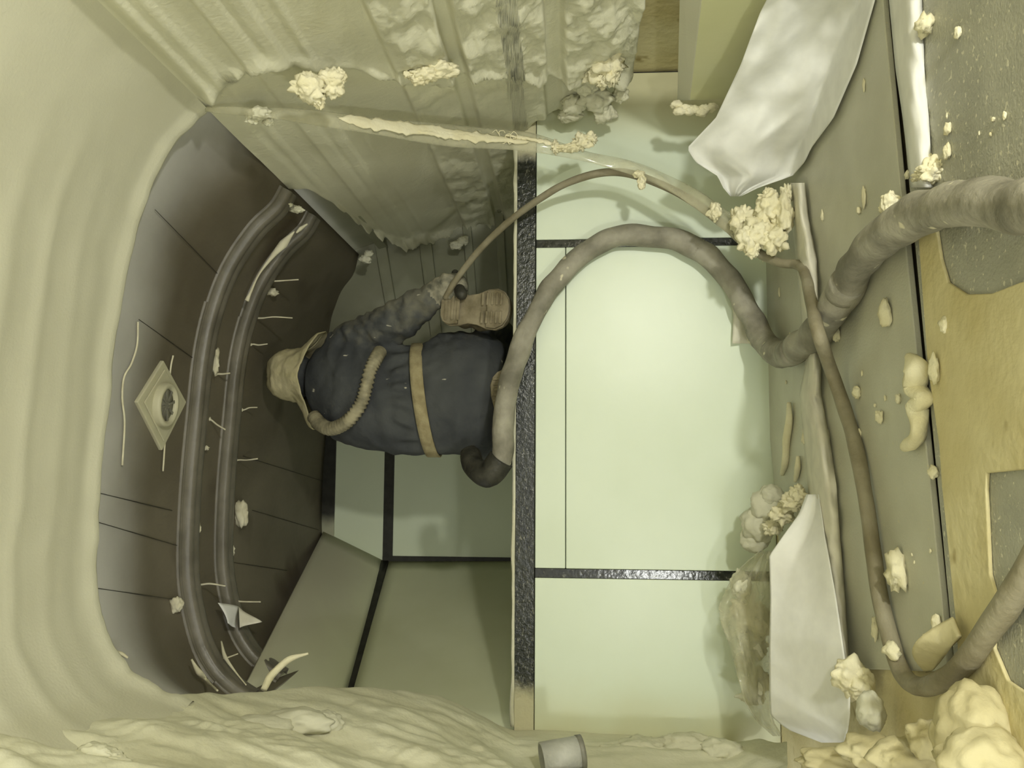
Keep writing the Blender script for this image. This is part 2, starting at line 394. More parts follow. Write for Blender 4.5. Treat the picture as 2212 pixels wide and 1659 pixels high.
# lower part of the right wall, below the foam, and floor to it
prism('lower_panel', [(1.27, -.8, 0), (1.27, YR + .05, 0), (1.27, YR + .05, UZ(-.12)), (1.27, -.8, UZ(-.12))], (.02, 0, 0), sprayf, wall_right)
prism('foam_edge', [(XW(-.178) - .022, -.8, UZ(-.178)), (1.29, -.8, UZ(-.178)), (1.29, -.8, UZ(-.15)), (XW(-.15) - .02, -.8, UZ(-.15))], (0, YR + .75, 0), foam_far, wall_right)

# ---- step wall (riser) facing us
riser = box('wall_front', (-1.0, YR + .012, 0), (1.30, YR + .05, LEDGE - .004), stripd, None, 0)
tag(riser, 'low step wall clad with pale insulation boards and black joints', kind='structure')
def rboard(x0, x1, z0, z1, nm='insulation_board', mt=None, dy=0.0):
    return box(nm, (x0, YR - .004 + dy, z0), (x1, YR + .03, z1), mt or boardm, riser, .0025)
zt = at(1157, 900, YR).z; zs = at(1222, 900, YR).z; zb = .0
xa = at(1300, 534, YR).x; xb = at(1300, 517, YR).x          # joint strips
xc = at(1300, 1229, YR).x; xd = at(1300, 1250, YR).x
rboard(xb, 1.26, zb, zt); rboard(xc, xa, zs + .001, zt, dy=.001); rboard(xc, xa, zb, zs - .0012, dy=-.001); rboard(-.98, xd, zb, zt)
for x0, x1, z0, z1 in ((xa + .001, xb - .001, .0, zt), (xd + .001, xc - .001, 0, zt)):
    box('joint_strip', (x0, YR - .002, z0), (x1, YR + .02, z1), stripm, riser, .001)
lip = mat('ledge_sealant', (0.012, 0.015, 0.012), .24, (0.035, 0.038, 0.03), 60, 4, bump=.6, bscale=90, spec=.5, bdist=.004)
flecks(lip, (.17, .17, .14), 80, .60, stretch=(1, 1, 2.2), width=.12)  # glints painted as grey flecks, drawn out along the ledge
overlay(lip, (0.58, 0.55, 0.37), 0, .96, 1.02, 30, .6); overlay(lip, (0.58, 0.55, 0.37), 0, -.655, -.72, 30, .8)
box('ledge_strip', (-1.0, YR - .006, zt + .002), (1.27, YR + .02, LEDGE - .006), lip, riser, .002)
# thin foam bead along the top edge
bpts = [Vector((lerp(-.80, 1.05, i / 40), YR + .003, LEDGE - .002 + .004 * fbm(Vector((i * .31, 0, 0)), 1, 2))) for i in range(41)]
bb = tube('foam_bead', bpts, [.008 , .006, .009, .006, .010], foam, riser, samples=160, n=8, wob=.5); bb['label'] = 'thin cream foam bead along the top edge'

# ---- platform the man kneels on
plat = box('platform', (-.95, YR + .03, LEDGE - .06), (1.15, YB, LEDGE - .012), boardl, None, .002)
tag(plat, 'raised platform floor behind the low step wall', kind='structure'); plat.name = 'floor_platform'

# ---- back wall
wall_back = box('wall_back', (-.75, YB + .03, LEDGE - .06), (1.15, YB + .06, UZ(1.22)), stripd, None, 0)
tag(wall_back, 'far wall of pale insulation boards with black joints', kind='structure')
zj0 = at(850, 1090, YB).z; zj1 = at(829, 1090, YB).z; xk0 = at(980, 1223, YB).x; xk1 = at(980, 1203, YB).x
ztop = at(724, 1050, YB).z
def bboard(x0, x1, z0, z1): box('insulation_board', (x0, YB, z0), (x1, YB + .04, z1), boardl, wall_back, .002)
bboard(xk1, .42, LEDGE - .05, zj0); bboard(xk0 - .02, .42, zj1, ztop)
box('joint_strip', (xk0 - .01, YB - .004, zj0), (.42, YB + .02, zj1), stripd, wall_back, .001)
box('joint_strip', (xk0, YB - .006, LEDGE - .05), (xk1, YB + .02, zj1), stripd, wall_back, .001)
tops = mat('top_joint_tape', (0.022, 0.022, 0.016), .5, (0.035, 0.034, 0.026), 30, 4, spec=.3)
overlay(tops, (.42, .42, .30), 0, -.24, -.32, 20, .5)
box('joint_strip', (-.5, YB - .004, ztop), (1.0, YB + .02, ztop + .085), tops, wall_back, .001)

# ---- splayed left wall of the compartment: two courses of board on a ruled surface
LB = [(Vector((-.335, YB, UZ(1.16)))), at(829, 1214, YB), at(1125, 1214, YB)]           # far edge: top, joint, bottom
LF = [at(520, 1500, 2.50), at(752, 1486, 3.15), at(1125, 1585, 2.66)]                    # near edge
LF[1] = LB[1].lerp(at(760, 1460, 3.23), 1.3)
def lcourse(t0, t1, o0, o1, mt):
    def fn(u, v):
        a = lerp(t0, t1, v)
        k = 0 if a < 1 else 1; fr = a - k if a < 2 else 1.0
        return LB[k].lerp(LB[k + 1], fr).lerp(LF[k].lerp(LF[k + 1], fr), u) + Vector((-.0, 0, 0))
    return fn
_fb = lcourse(0, 2, 0, 0, None)
wall_left = grid('wall_left', lambda u, v: _fb(u, v) + Vector((-.035, .02, 0)), 12, 12, stripd)
tag(wall_left, 'splayed left wall boards of the sleeping compartment dusted with foam', kind='structure')
dusty = mat('left_board_dusted', (0.55, 0.57, 0.38), .6, (0.60, 0.62, 0.43), 3, 4, spec=.3, bump=.05, bscale=30)
overlay(dusty, (0.50, 0.49, 0.37), 2, UZ(.78), UZ(1.05), 5, .5)
grid('insulation_board', lcourse(0, .985, 0, 0, None), 12, 12, dusty, wall_left, thick=.012)
grid('insulation_board', lcourse(1.04, 2, 0, 0, None), 12, 12, dusty, wall_left, thick=.012)
def lstrip(u, v):
    q = LB[1].lerp(LF[1], u * .96); return q + Vector((.006, -.008, lerp(-.024, .024, v)))
grid('joint_strip', lstrip, 8, 1, stripd, wall_left, thick=.004)

# ---- near left wall, thick foam
ROWS = [  # px, inner (py, d), outer (py, d)
    (-260, 1600, 1.30, 1900, 0.95), (0, 1566, 1.52, 1850, 1.10), (180, 1548, 1.68, 1850, 1.15), (330, 1500, 1.90, 1840, 1.2), (420, 1494, 1.97, 1830, 1.25), (485, 1492, 2.06, 1820, 1.3), (650, 1486, 2.22, 1820, 1.4), (800, 1486, 2.36, 1820, 1.5),
    (950, 1506, 2.47, 1810, 1.6), (1060, 1556, 2.54, 1810, 1.65), (1112, 1576, 2.59, 1810, 1.7), (1250, 1580, 2.59, 1800, 1.75), (1400, 1590, 2.59, 1800, 1.8), (1560, 1600, 2.59, 1800, 1.8), (1700, 1600, 2.3, 1800, 1.8)]
def f_lw(u, v):
    ext = clamp((v - .8) / .2); v = min(v / .8, 1.0)
    px = lerp(-260, 1700, u)
    ip = interp([(r[0], r[1]) for r in ROWS], px); idp = interp([(r[0], r[2]) for r in ROWS], px)
    op = interp([(r[0], r[3]) for r in ROWS], px); od = interp([(r[0], r[4]) for r in ROWS], px)
    A = at(px, ip, idp); B = at(px, op, od)
    vv = clamp((v - .06) / .94)
    q = A.lerp(B, vv)
    if ext > 0: q = q.lerp(Vector((-1.02, -.8, lerp(EYE + 1.05, -.02, u))), ext)
    # big soft swellings that run up and down the wall
    q0 = q.copy()
    lump = .034 * fbm(Vector((q0.x * 6 + 4, q0.y * 6.5, q0.z * 1.6)), 1.0, 3) + .012 * abs(noise.noise(Vector((q0.x * 9, q0.y * 11, q0.z * 5)))) + .005 * fbm(q0, 16, 3)
    rip = .0045 * abs(math.sin((q0.z * 1.0 + q0.y * .9 + .04 * fbm(q0, 6, 2)) / .022 * math.pi * .5)) * sstep(.55, .75, .5 + .8 * fbm(q0 + Vector((5, 0, 0)), 3, 2)) * sstep(.1, .3, vv)
    nrm = Vector((1, -.25, .15)).normalized()
    k = sstep(0, .25, vv)
    back = clamp(1 - v / .06)
    return q + nrm * ((lump + rip) * (.35 + .65 * k)) + Vector((-.05, .07, 0)) * back
wall_side = grid('wall_left', f_lw, 330, 135, foam); wall_side.name = 'wall_near_left'
tag(wall_side, 'near left wall under thick lumpy cream spray foam', kind='structure')

# ---- floor
floor = box('floor', (-1.4, -.8, -.06), (1.45, YR + .03, -.012), subm, None, 0)
tag(floor, 'brown subfloor under loose grey sheets', kind='structure')
def zpoly(name, pix, z0, th, mt, parent=None, bev=.002):
    base = [onz(x, y, z0) for x, y in pix]
    return prism(name, base, (0, 0, th), mt, parent, bev)
zpoly('overspray_layer', [(1640, 300), (1655, 700), (1665, 1200), (1640, 1640), (2240, 1900), (2060, 1420), (1990, 1400), (1720, 900), (1720, 300)], -.012, .010, sprayf, floor)
sa = zpoly('floor_sheet', [(1640, -180), (1648, 300), (1655, 780), (1678, 1010), (1712, 1440), (2064, 1452), (2052, 1325), (1970, 530), (1925, 60), (1905, -180)], 0.0, .012, sheetm, floor); sa['label'] = 'smooth grey sheet beside the step wall'
sb = zpoly('floor_sheet', [(1925, -180), (1945, 60), (1990, 520), (2068, 1330), (2100, 1700), (2700, 2000), (2700, -420)], 0.0, .012, sheetb, floor); sb['label'] = 'speckled grey sheet nearest to us'
zpoly('overspray_layer', [(1990, 500), (2030, 495), (2040, 560), (2055, 610), (2095, 636), (2150, 634), (2212, 610), (2700, 500), (2700, 980), (2214, 1015), (2140, 1022), (2138, 1060), (2146, 1240), (2160, 1290), (2155, 1400), (2185, 1470), (2230, 1500), (2700, 1600), (2700, 2100), (2105, 1800), (2072, 1340), (2042, 1050), (2036, 960), (2012, 800)], .0125, .006, sprayf, floor)

# ================================================================== THINGS
def part(o, label=None):
    if label: o['label'] = label
    return o
FOOTS = lambda d: d / FPX

# ---- diamond ceiling vent
vc = [ceil_hit(*p, .004) for p in ((345, 778), (395, 868), (342, 973), (288, 868))]
vC = sum(vc, Vector()) / 4
vent = empty('ceiling_vent', vC)
tag(vent, 'cream diamond-shaped plate with round grille on the dark ceiling', 'ceiling vent')
dn = (vc[0] - vc[2]).cross(vc[1] - vc[3]).normalized()
if dn.z > 0: dn = -dn
e1 = (vc[1] - vc[3]).normalized(); e2 = dn.cross(e1).normalized()
def vquad(k, h0, h1, nm, mt): 
    return prism(nm, [vC + (c - vC) * k + dn * h0 for c in vc], dn * (h1 - h0), mt, vent, .003)
vquad(1.0, 0.0, .012, 'plate', ventm); vquad(.80, .012, .0165, 'raised_panel', ventm)
rc = ceil_hit(350, 874, .02); rc = vC + (rc - vC) - dn * (rc - vC).dot(dn)
R0 = .062
def lathe(nm, prof, mt, parent, n=36):
    v, f = [], []
    for r, h in prof:
        for k in range(n):
            a = 2 * math.pi * k / n; v.append(rc + (e1 * math.cos(a) + e2 * math.sin(a)) * r + dn * h)
    for i in range(len(prof) - 1):
        for k in range(n): f.append((i * n + k, i * n + (k + 1) % n, (i + 1) * n + (k + 1) % n, (i + 1) * n + k))
    f.append(tuple((len(prof) - 1) * n + k for k in range(n)))
    return mobj(nm, v, f, mt, parent)
lathe('ring', [(R0, .014), (R0, .030), (R0 * .94, .037), (R0 * .80, .037), (R0 * .74, .028), (R0 * .74, .02)], ventm, vent)
gr = lathe('grille', [(R0 * .74, .020), (R0 * .73, .026), (R0 * .2, .028), (.0005, .028)], ventd, vent)
for k in range(8):
    a = math.pi * 2 * k / 8 + .2; dv = e1 * math.cos(a) + e2 * math.sin(a); sd = dn.cross(dv)
    prism('vane', [rc + dv * .012 + sd * .002 + dn * .028, rc + dv * R0 * .72 + sd * .004 + dn * .028, rc + dv * R0 * .72 - sd * .004 + dn * .028, rc + dv * .012 - sd * .002 + dn * .028], dn * .003, ventd, gr, 0)
# wires on the ceiling beside the vent
for pts, lab in (([(298, 695), (296, 745), (284, 785), (268, 815), (264, 860), (269, 915), (264, 1005)], 'thin pale wire with a kink on the ceiling before the diamond vent'),
                 ([(374, 768), (368, 800), (360, 900), (352, 1018)], 'faint straight wire running behind the diamond vent on the ceiling')):
    o = tube('wire', [ceil_hit(x, y, .012) for x, y in pts], [.0026, .0026], dripm, samples=40, n=6); tag(o, lab, 'wire', 'wires on the dark ceiling')

# ---- foam drips hanging off the ceiling
DR = [((578, 608), (645, 604), 'hooked foam string on dark ceiling nearest to the ribbed wall'), ((552, 687), (632, 687), 'long straight foam string hanging to the left of the white hood'), ((541, 744), (578, 743), 'short foam string just below the long straight one'),
      ((466, 808), (497, 806), 'foam splash hanging between the two dark mouldings above the diamond vent tip'), ((522, 886), (556, 880), 'thin slanted foam string level with the vent centre'), ((452, 905), (487, 928), 'slanted foam string between the mouldings beside the vent'),
      ((510, 994), (557, 991), 'foam string hanging just beyond the second moulding, level with black strip end'), ((421, 1262), (487, 1266), 'long foam string crossing between both mouldings near their bend'),
      ((496, 1298), (563, 1300), 'foam string beside the white tape scrap'), ((460, 1427), (514, 1412), 'foam string crossing the lower bend of the mouldings')]
for i, (a, b, lab) in enumerate(DR):
    S = ceil_hit(*a, .035 if 455 < a[0] < 0 else .004); En = at(b[0], b[1], S.y); mid = S.lerp(En, .5) + Vector((.004 * math.sin(i * 2), 0, 0))
    o = tube('foam_string', [S, S.lerp(En, .2), mid, En], [.0035, .003, .0028, .0025, .0022], dripm, samples=26, n=7, wob=.5, seed=i)
    o.data.materials[0] = dripm
    v, f = blob_data(S, (.0065, .006, .006), i + 1, sub=2)
    bl = mobj('foam_knot', v, f, dripm, o)
    tag(o, lab, 'foam string', 'foam strings hanging from the dark ceiling')
for i, (x, y, a, b, lab) in enumerate([(520, 1110, 26, 16, 'ragged foam splash hanging off the second moulding midway'), (499, 1188, 12, 7, 'small oval foam blob at the edge of the second moulding'), (427, 1140, 12, 6, 'tiny foam blob between the mouldings'), (381, 1305, 18, 13, 'round white foam blob stuck on the outer edge of the wide moulding'),
                                      (466, 783, 26, 7, 'narrow foam splash between the mouldings, highest of them'), (588, 632, 8, 12, 'small foam dot under the hooked foam string'), (446, 968, 5, 5, 'tiny foam speck beside the wide moulding')]):
    c = ceil_hit(x, y, .02); s = c.y / FPX
    o = blob('foam_blob', c, (a * s, b * s * .8, b * s), 20 + i, dripm, sub=3, rough=.6); tag(o, lab, 'foam blob', 'foam blobs on the dark ceiling')
def streak(pts, r, lab, clear=.05):
    o = tube('foam_streak', [ceil_hit(x, y, clear) for x, y in pts], r, dripm, samples=30, n=8, wob=.5); tag(o, lab, 'foam streak', 'foam streaks on the dark mouldings'); return o
streak([(636, 500), (612, 525), (590, 552), (560, 592), (541, 632), (533, 650)], [.002, .013, .007, .004, .004, .007], 'long white foam streak along the upper bend of the second moulding')
streak([(664, 484), (650, 494), (640, 503)], [.003, .007, .003], 'short foam dab at the top end of the second moulding')
streak([(414, 1424), (430, 1452), (448, 1472), (470, 1492)], [.003, .008, .004, .002], 'pale foam streak on the lower bend of the wide moulding')
streak([(478, 1385), (487, 1420), (508, 1450), (532, 1480)], [.002, .006, .003, .002], 'thin crossing foam streak on the lower bend of the second moulding')
streak([(246, 1409), (262, 1413), (276, 1421)], [.004, .005, .003], 'curled foam chip by the lower rim of the foamed ceiling')
# tape scrap
tp = [ceil_hit(x, y, .045) for x, y in ((464, 1302), (508, 1310), (510, 1356), (478, 1346))]
def f_tape(u, v):
    q = tp[0].lerp(tp[1], u).lerp(tp[3].lerp(tp[2], u), v); return q + Vector((0, 0, -.01 - .012 * math.sin(u * 3 + v * 2)))
o = grid('tape_scrap', f_tape, 8, 8, plastic, thick=.001); tag(o, 'white scrap of tape stuck over the second ceiling moulding', 'tape')
tq = at(555, 1343, tp[1].y)
def f_tail(u, v):
    a = tp[1].lerp(tp[2], v); return a.lerp(tq, u) + Vector((0, 0, -.012 + .006 * math.sin(u * 5)))
part(grid('tape_tail', f_tail, 8, 4, milky, o, thick=.0008))

# ---- foam lumps on the foamed walls
def clump(name, lobes, mt, label, cat, group=None, **kw):
    """lobes: (px, py, depth, half-width px, half-height px)"""
    parts = []
    for i, (x, y, d, a, b) in enumerate(lobes):
        kw.setdefault('sub', 4); s = d / FPX; c = at(x, y, d)
        parts.append(blob_data(c, (b * s, (a + b) * .45 * s, a * s), hash((x, y)) % 97 + i, **kw))
    v, f = merge(parts); o = mobj(name, v, f, mt); tag(o, label, cat, group); return o
GW = 'foam clumps on the ribbed wall'
clump('foam_clump', [(668, 188, 1.72, 34, 32), (715, 180, 1.74, 28, 30), (690, 215, 1.74, 14, 18), (733, 165, 1.74, 14, 16)], crumbm, 'popped double foam clump at the foam step near the ceiling corner', 'foam clump', GW, rough=.5, fine=.2, freq=2.6)
clump('foam_clump', [(955, 152, 1.93, 34, 18), (918, 160, 1.92, 28, 16), (902, 170, 1.92, 18, 13), (880, 160, 1.91, 10, 8)], crumbm, 'torn foam clump with a hole on the middle wall rib', 'foam clump', GW, rough=.5, fine=.2)
clump('foam_clump', [(1298, 140, 2.24, 44, 38), (1325, 120, 2.24, 22, 18), (1275, 125, 2.24, 24, 20), (1320, 160, 2.24, 18, 24), (1300, 175, 2.24, 16, 12)], crumbm, 'spiky foam clump hanging low on the ribbed wall', 'foam clump', GW, rough=.6, fine=.3, freq=3.2)
clump('foam_clump', [(1290, 215, 2.42, 36, 26), (1240, 225, 2.46, 28, 22), (1262, 185, 2.36, 26, 20), (1305, 245, 2.46, 24, 20), (1340, 205, 2.42, 18, 18), (1232, 250, 2.5, 26, 14)], foam, 'smooth bubbly foam lump at the foot of the ribbed wall above the boards', 'foam clump', GW, rough=.3)
clump('foam_clump', [(1207, 106, 2.17, 12, 12), (1200, 113, 2.17, 8, 8)], crumbm, 'small foam knob in the wall groove', 'foam clump', GW)
clump('foam_clump', [(560, 245, 1.90, 26, 14), (545, 255, 1.92, 16, 14), (580, 262, 1.94, 12, 12)], foam, 'foam dab below the end of the clear film at the arch corner', 'foam clump', GW)
clump('foam_clump', [(610, 440, 2.50, 22, 10), (640, 452, 2.55, 16, 8)], foam, 'pale foam tuft where the wide moulding meets the wall', 'foam clump', GW)
clump('foam_clump', [(790, 560, 3.26, 13, 9), (797, 548, 3.26, 10, 8)], foam, 'small foam blob below the foam edge over bare metal', 'foam clump', GW)
clump('foam_clump', [(985, 530, 3.36, 14, 9), (1000, 520, 3.36, 12, 10)], foam, 'foam blob at the foam edge above the elbow', 'foam clump', GW)
clump('foam_swelling', [(640, 1560, 1.97, 75, 28), (560, 1570, 1.92, 70, 22), (700, 1562, 2.0, 40, 26)], foam_smooth, 'long smooth foam swelling on the lower wall', 'foam swelling', rough=.18, fine=.03)
clump('foam_swelling', [(205, 1632, 1.50, 42, 24), (240, 1645, 1.5, 34, 20)], foam, 'rough foam swelling near the picture corner', 'foam swelling', rough=.3)
clump('foam_swelling', [(1390, 1620, 2.42, 60, 22), (1480, 1612, 2.44, 60, 24), (1560, 1625, 2.4, 50, 24), (1320, 1630, 2.4, 50, 18)], foam, 'lumpy foam bank at the foot of the lower board', 'foam swelling', rough=.35)
o = tube('foam_sliver', [at(570, 1490, 2.16), at(590, 1455, 2.2), (at(625, 1425, 2.22)), at(666, 1412, 2.22)], [.008, .010, .009, .007, .003], crumbm, samples=24, n=8, wob=.5); tag(o, 'curved foam sliver sticking up beside the lower moulding end', 'foam sliver')

# ---- pipe stub in the foam
pd = 2.14; A = at(1170, 1640, pd - .005); B = at(1258, 1624, pd + .02)
ax = (B - A).normalized(); pipe = empty('pipe_stub', B)
tag(pipe, 'short grey pipe end poking out of the foam below the boards', 'pipe')
v, f = tube_data([A, A.lerp(B, .5), B], [.040, .040, .040], 28, cap=False); po = mobj('pipe_wall', v, f, pipem, pipe); sm = po.modifiers.new('s', 'SOLIDIFY'); sm.thickness = .005; sm.offset = -1
v, f = tube_data([B - ax * .012, B + ax * .001], [.0415, .0415], 28, cap=False); po = mobj('rim', v, f, ventd, pipe); sm = po.modifiers.new('s', 'SOLIDIFY'); sm.thickness = .006; sm.offset = -1

# ---- leaning insulation board by the right wall
A = at(1462, 217, 2.36); B = at(1470, -150, 1.62); A2 = at(1489, 217, 2.30); B2 = at(1532, -150, 1.57)
fl = lambda q: Vector((q.x, q.y, .014))
lb = empty('leaning_board', fl(A2)); tag(lb, 'pale yellow insulation board propped on edge against the right wall', 'board')
def hexa(nm, P, mt, parent):
    f = [(0, 1, 2, 3), (7, 6, 5, 4), (0, 4, 5, 1), (1, 5, 6, 2), (2, 6, 7, 3), (3, 7, 4, 0)]
    o = mobj(nm, P, f, mt, parent, False); bm = bmesh.new(); bm.from_mesh(o.data); bmesh.ops.recalc_face_normals(bm, faces=bm.faces); bm.to_mesh(o.data); bm.free(); return bevel(o, .003)
hexa('face_board', [A2, B2, fl(B2), fl(A2), A2 + Vector((.035, .012, 0)), B2 + Vector((.035, .012, 0)), fl(B2) + Vector((.035, .012, 0)), fl(A2) + Vector((.035, .012, 0))], yellowb, lb)
top = [A2, B2, B, A]; hexa('edge_strip', [q + Vector((0, 0, .0)) for q in top] + [q + Vector((.004, 0, -.03)) for q in top], foam_smooth, lb)
v, f = merge([blob_data(at(x, y, 2.29), (.012, .012, .018), x, sub=3, rough=.4) for x, y in ((1462, 226), (1480, 234), (1500, 236), (1520, 236), (1538, 232), (1468, 240), (1490, 240), (1515, 242))])
part(mobj('foam_crust', v, f, crumbm, lb), 'ragged bright foam crust on the cut end')

# ---- plastic sheets
UPPER = [(-150, 1725, 1915), (0, 1652, 1890), (140, 1600, 1850), (255, 1546, 1800), (320, 1484, 1752), (350, 1502, 1738), (380, 1550, 1712), (405, 1562, 1640), (424, 1578, 1600)]
def f_upper(u, v):
    py = lerp(-150, 424, v); a = interp([(r[0], r[1]) for r in UPPER], py); b = interp([(r[0], r[2]) for r in UPPER], py); px = lerp(a, b, u)
    d = 1.72 + py / 420 * .56
    fold = .010 * math.sin(u * 5 + py * .006) + .012 * abs(noise.noise(Vector((u * 5, py * .015, 7)))) + .035 * fbm(Vector((u * 2.2, py * .006, 2)), 1, 2)
    # hard creases
    fold += .05 * abs(((u * 1.5 + py * .0022) % 1) - .5) - .02 + .045 * abs(((u * 1.3 - py * .004 + .4) % 1) - .5) * sstep(60, 250, py)
    d += fold - .10 * sstep(.45, 1, u) * 0
    d = min(d, (EYE - .03) * FPX / max(px - 1228, 1))
    q = at(px, py, d); q.x = min(q.x, .985); return q
o = grid('plastic_sheet', f_upper, 46, 64, plastic, thick=.0012); tag(o, 'large crumpled white plastic sheet draped over the leaning board', 'plastic sheet', 'plastic sheets')
LOWER = [(1068, 1742, 1768), (1110, 1726, 1775), (1160, 1690, 1782), (1200, 1662, 1790), (1290, 1664, 1806), (1400, 1662, 1822), (1500, 1662, 1836), (1545, 1664, 1836), (1575, 1700, 1832), (1604, 1775, 1822)]
def f_lower(u, v):
    py = lerp(1068, 1604, v); a = interp([(r[0], r[1]) for r in LOWER], py); b = interp([(r[0], r[2]) for r in LOWER], py); px = lerp(a, b, u)
    d = lerp(2.08, (EYE - .02) * FPX / (b - 1228), u) + .018 * fbm(Vector((u * 1.2, py * .004, 5)), 1, 2) + .05 * abs(((u * .8 + py * .0022) % 1) - .5) * sstep(1400, 1150, py) - .02
    return at(px, py, min(d, (EYE - .02) * FPX / (px - 1228)))
o = grid('plastic_sheet', f_lower, 36, 60, plastic, thick=.0012); tag(o, 'smooth white plastic sheet hanging beside the lower floor sheet', 'plastic sheet', 'plastic sheets')
# clear bag with foam bits
BAG = [(1190, 1640, 1668), (1225, 1600, 1664), (1265, 1572, 1664), (1310, 1552, 1664), (1350, 1558, 1664), (1400, 1578, 1664), (1460, 1592, 1664), (1520, 1610, 1664), (1560, 1636, 1672), (1590, 1670, 1690)]
def f_bag(u, v):
    py = lerp(1190, 1590, v); a = interp([(r[0], r[1]) for r in BAG], py); b = interp([(r[0], r[2]) for r in BAG], py); px = lerp(a, b, u)
    d = 2.33 + .05 * fbm(Vector((u * 3, py * .012, 8)), 1, 3) + .03 * math.sin(u * 5 + py * .02); return at(px, py, d)
o = grid('clear_bag', f_bag, 24, 44, clear, thick=.001); tag(o, 'crumpled clear plastic bag bulging beside the white lower sheet', 'plastic bag')
# film lying along the grey floor sheet
STR = [(395, 1722, 34), (470, 1728, 36), (560, 1742, 44), (650, 1748, 40), (740, 1752, 34), (790, 1757, 34), (850, 1750, 46), (950, 1764, 56), (1050, 1776, 62), (1130, 1782, 60), (1250, 1800, 44), (1440, 1826, 20)]
def f_str(u, v):
    py = lerp(395, 1440, v); c = interp([(r[0], r[1]) for r in STR], py); wd = interp([(r[0], r[2]) for r in STR], py)
    return onz(c + (u - .5) * wd, py, .016 + .024 * math.sin(u * math.pi) + .012 * abs(fbm(Vector((u * 2, py * .012, 3)), 1, 2)))
o = grid('film_strip', f_str, 10, 80, milky, thick=.0015); tag(o, 'long crumpled translucent film strip lying along the grey floor sheet', 'film', 'film strips on the floor')
def f_str2(u, v):
    py = lerp(-150, 405, v); c = interp([(-150, 1950), (0, 1956), (150, 1966), (250, 1978), (405, 1992)], py); wd = interp([(-150, 76), (0, 70), (250, 56), (405, 46)], py)
    return onz(c + (u - .5) * wd, py, .014 + .016 * math.sin(u * math.pi) + .006 * fbm(Vector((u * 2, py * .012, 9)), 1, 2))
o = grid('film_strip', f_str2, 8, 40, plastic, thick=.0015); tag(o, 'white tape-like film strip along the joint of two grey sheets', 'film', 'film strips on the floor')

def f_fl2(u, v):
    py = lerp(600, 742, v); a = interp([(600, 1572), (680, 1584), (742, 1582)], py); b = interp([(600, 1590), (680, 1622), (742, 1628)], py)
    return at(lerp(a, b, u), py, 2.575 + .01 * math.sin(u * 4 + v * 5))
o = grid('film_scrap', f_fl2, 6, 14, milky, thick=.001); tag(o, 'small translucent film scrap on the bright board under the hose bend', 'film')
# ---- clear film stretched from the arch corner to the floor
FL = [(440, 236, 1.895, 8), (560, 242, 1.90, 22), (700, 257, 1.98, 30), (850, 278, 2.10, 34), (1000, 295, 2.24, 44), (1150, 308, 2.34, 36), (1280, 342, 2.36, 22), (1400, 374, 2.36, 26), (1500, 428, 2.34, 32), (1580, 486, 2.30, 46), (1640, 530, 2.26, 60)]
FS = spline([at(a, b, c) for a, b, c, _ in FL], 90); FW = [interp([(i / (len(FL) - 1), r[3]) for i, r in enumerate(FL)], k / 89) for k in range(90)]
def f_film(u, v):
    k = min(int(v * 89 + .5), 89); q = FS[k]; wd = FW[k] * 1.45 * q.y / FPX
    side = Vector((.75, .25, .12 * math.sin(v * 14))).normalized()
    return q + side * ((u - .5) * wd) + Vector((0, -.012 * math.sin(u * math.pi) + .004 * math.sin(v * 40 + u * 4), .006 * fbm(Vector((u, v * 9, 1)), 1, 2)))
film = grid('clear_film', f_film, 8, 89, clear, thick=.001); tag(film, 'narrow clear film stretched from the arch corner across the step wall', 'film')
def smear(k0, k1, offz, wmax, sd_):
    def fn(u, v):
        t = lerp(k0, k1, v); k = min(int(t), 88); q = FS[k].lerp(FS[k + 1], t - k)
        wd = wmax * math.sin(v * math.pi) ** .5 * (.55 + .9 * abs(fbm(Vector((v * 9, sd_, 0)), 1, 3)))
        side = Vector((.75, .25, 0)).normalized()
        return q + side * ((u - .5) * wd + offz + .005 * fbm(Vector((v * 7, sd_, 4)), 1, 2)) + Vector((0, -.016 - .005 * math.sin(u * math.pi) - .003 * fbm(Vector((u * 3, v * 30, sd_)), 1, 2), 0))
    return part(grid('foam_smear', fn, 6, 40, crumbm, film, thick=.003), 'white foam smear along the film')
smear(20, 38, .000, .056, 1.); smear(30, 44, -.008, .036, 2.5); smear(41, 50, .004, .020, 4.)
for i, (x, y, r) in enumerate(((1085, 296, 14), (1100, 300, 11), (1072, 290, 9), (1110, 292, 8))):
    d = 2.29; pts = [at(x + r * math.cos(a) * (.6 + .4 * math.sin(a * 1.7 + i)), y + r * math.sin(a), d) for a in [k * .7 + i for k in range(9)]]
    part(tube('foam_thread', pts, [.0012, .0012], crumbm, film, samples=50, n=5))
clump('foam_clump', [(1258, 306, 2.33, 20, 18), (1275, 300, 2.33, 14, 12), (1220, 320, 2.33, 22, 8), (1200, 318, 2.33, 8, 14), (1240, 318, 2.33, 14, 10)], crumbm, 'crumbly foam clump hanging in the clear film above the step wall', 'foam clump', 'foam clumps in the clear film', rough=.6, fine=.3)
clump('foam_clump', [(1380, 376, 2.33, 12, 8), (1386, 392, 2.33, 9, 14), (1386, 402, 2.33, 8, 8)], crumbm, 'finger-shaped foam drop on the thin hose arch', 'foam clump', 'foam clumps in the clear film')
clump('foam_clump', [(1545, 458, 2.28, 12, 18), (1600, 475, 2.25, 22, 26), (1660, 455, 2.2, 28, 34), (1690, 470, 2.18, 22, 40), (1640, 500, 2.2, 30, 30), (1675, 520, 2.18, 24, 26), (1615, 520, 2.2, 22, 26), (1660, 425, 2.2, 18, 16), (1625, 540, 2.2, 16, 16), (1700, 420, 2.2, 10, 22)], crumbm, 'big torn bundle of foam caught in the film under the hanging plastic', 'foam clump', 'foam clumps in the clear film', rough=.6, fine=.16, freq=2.2)

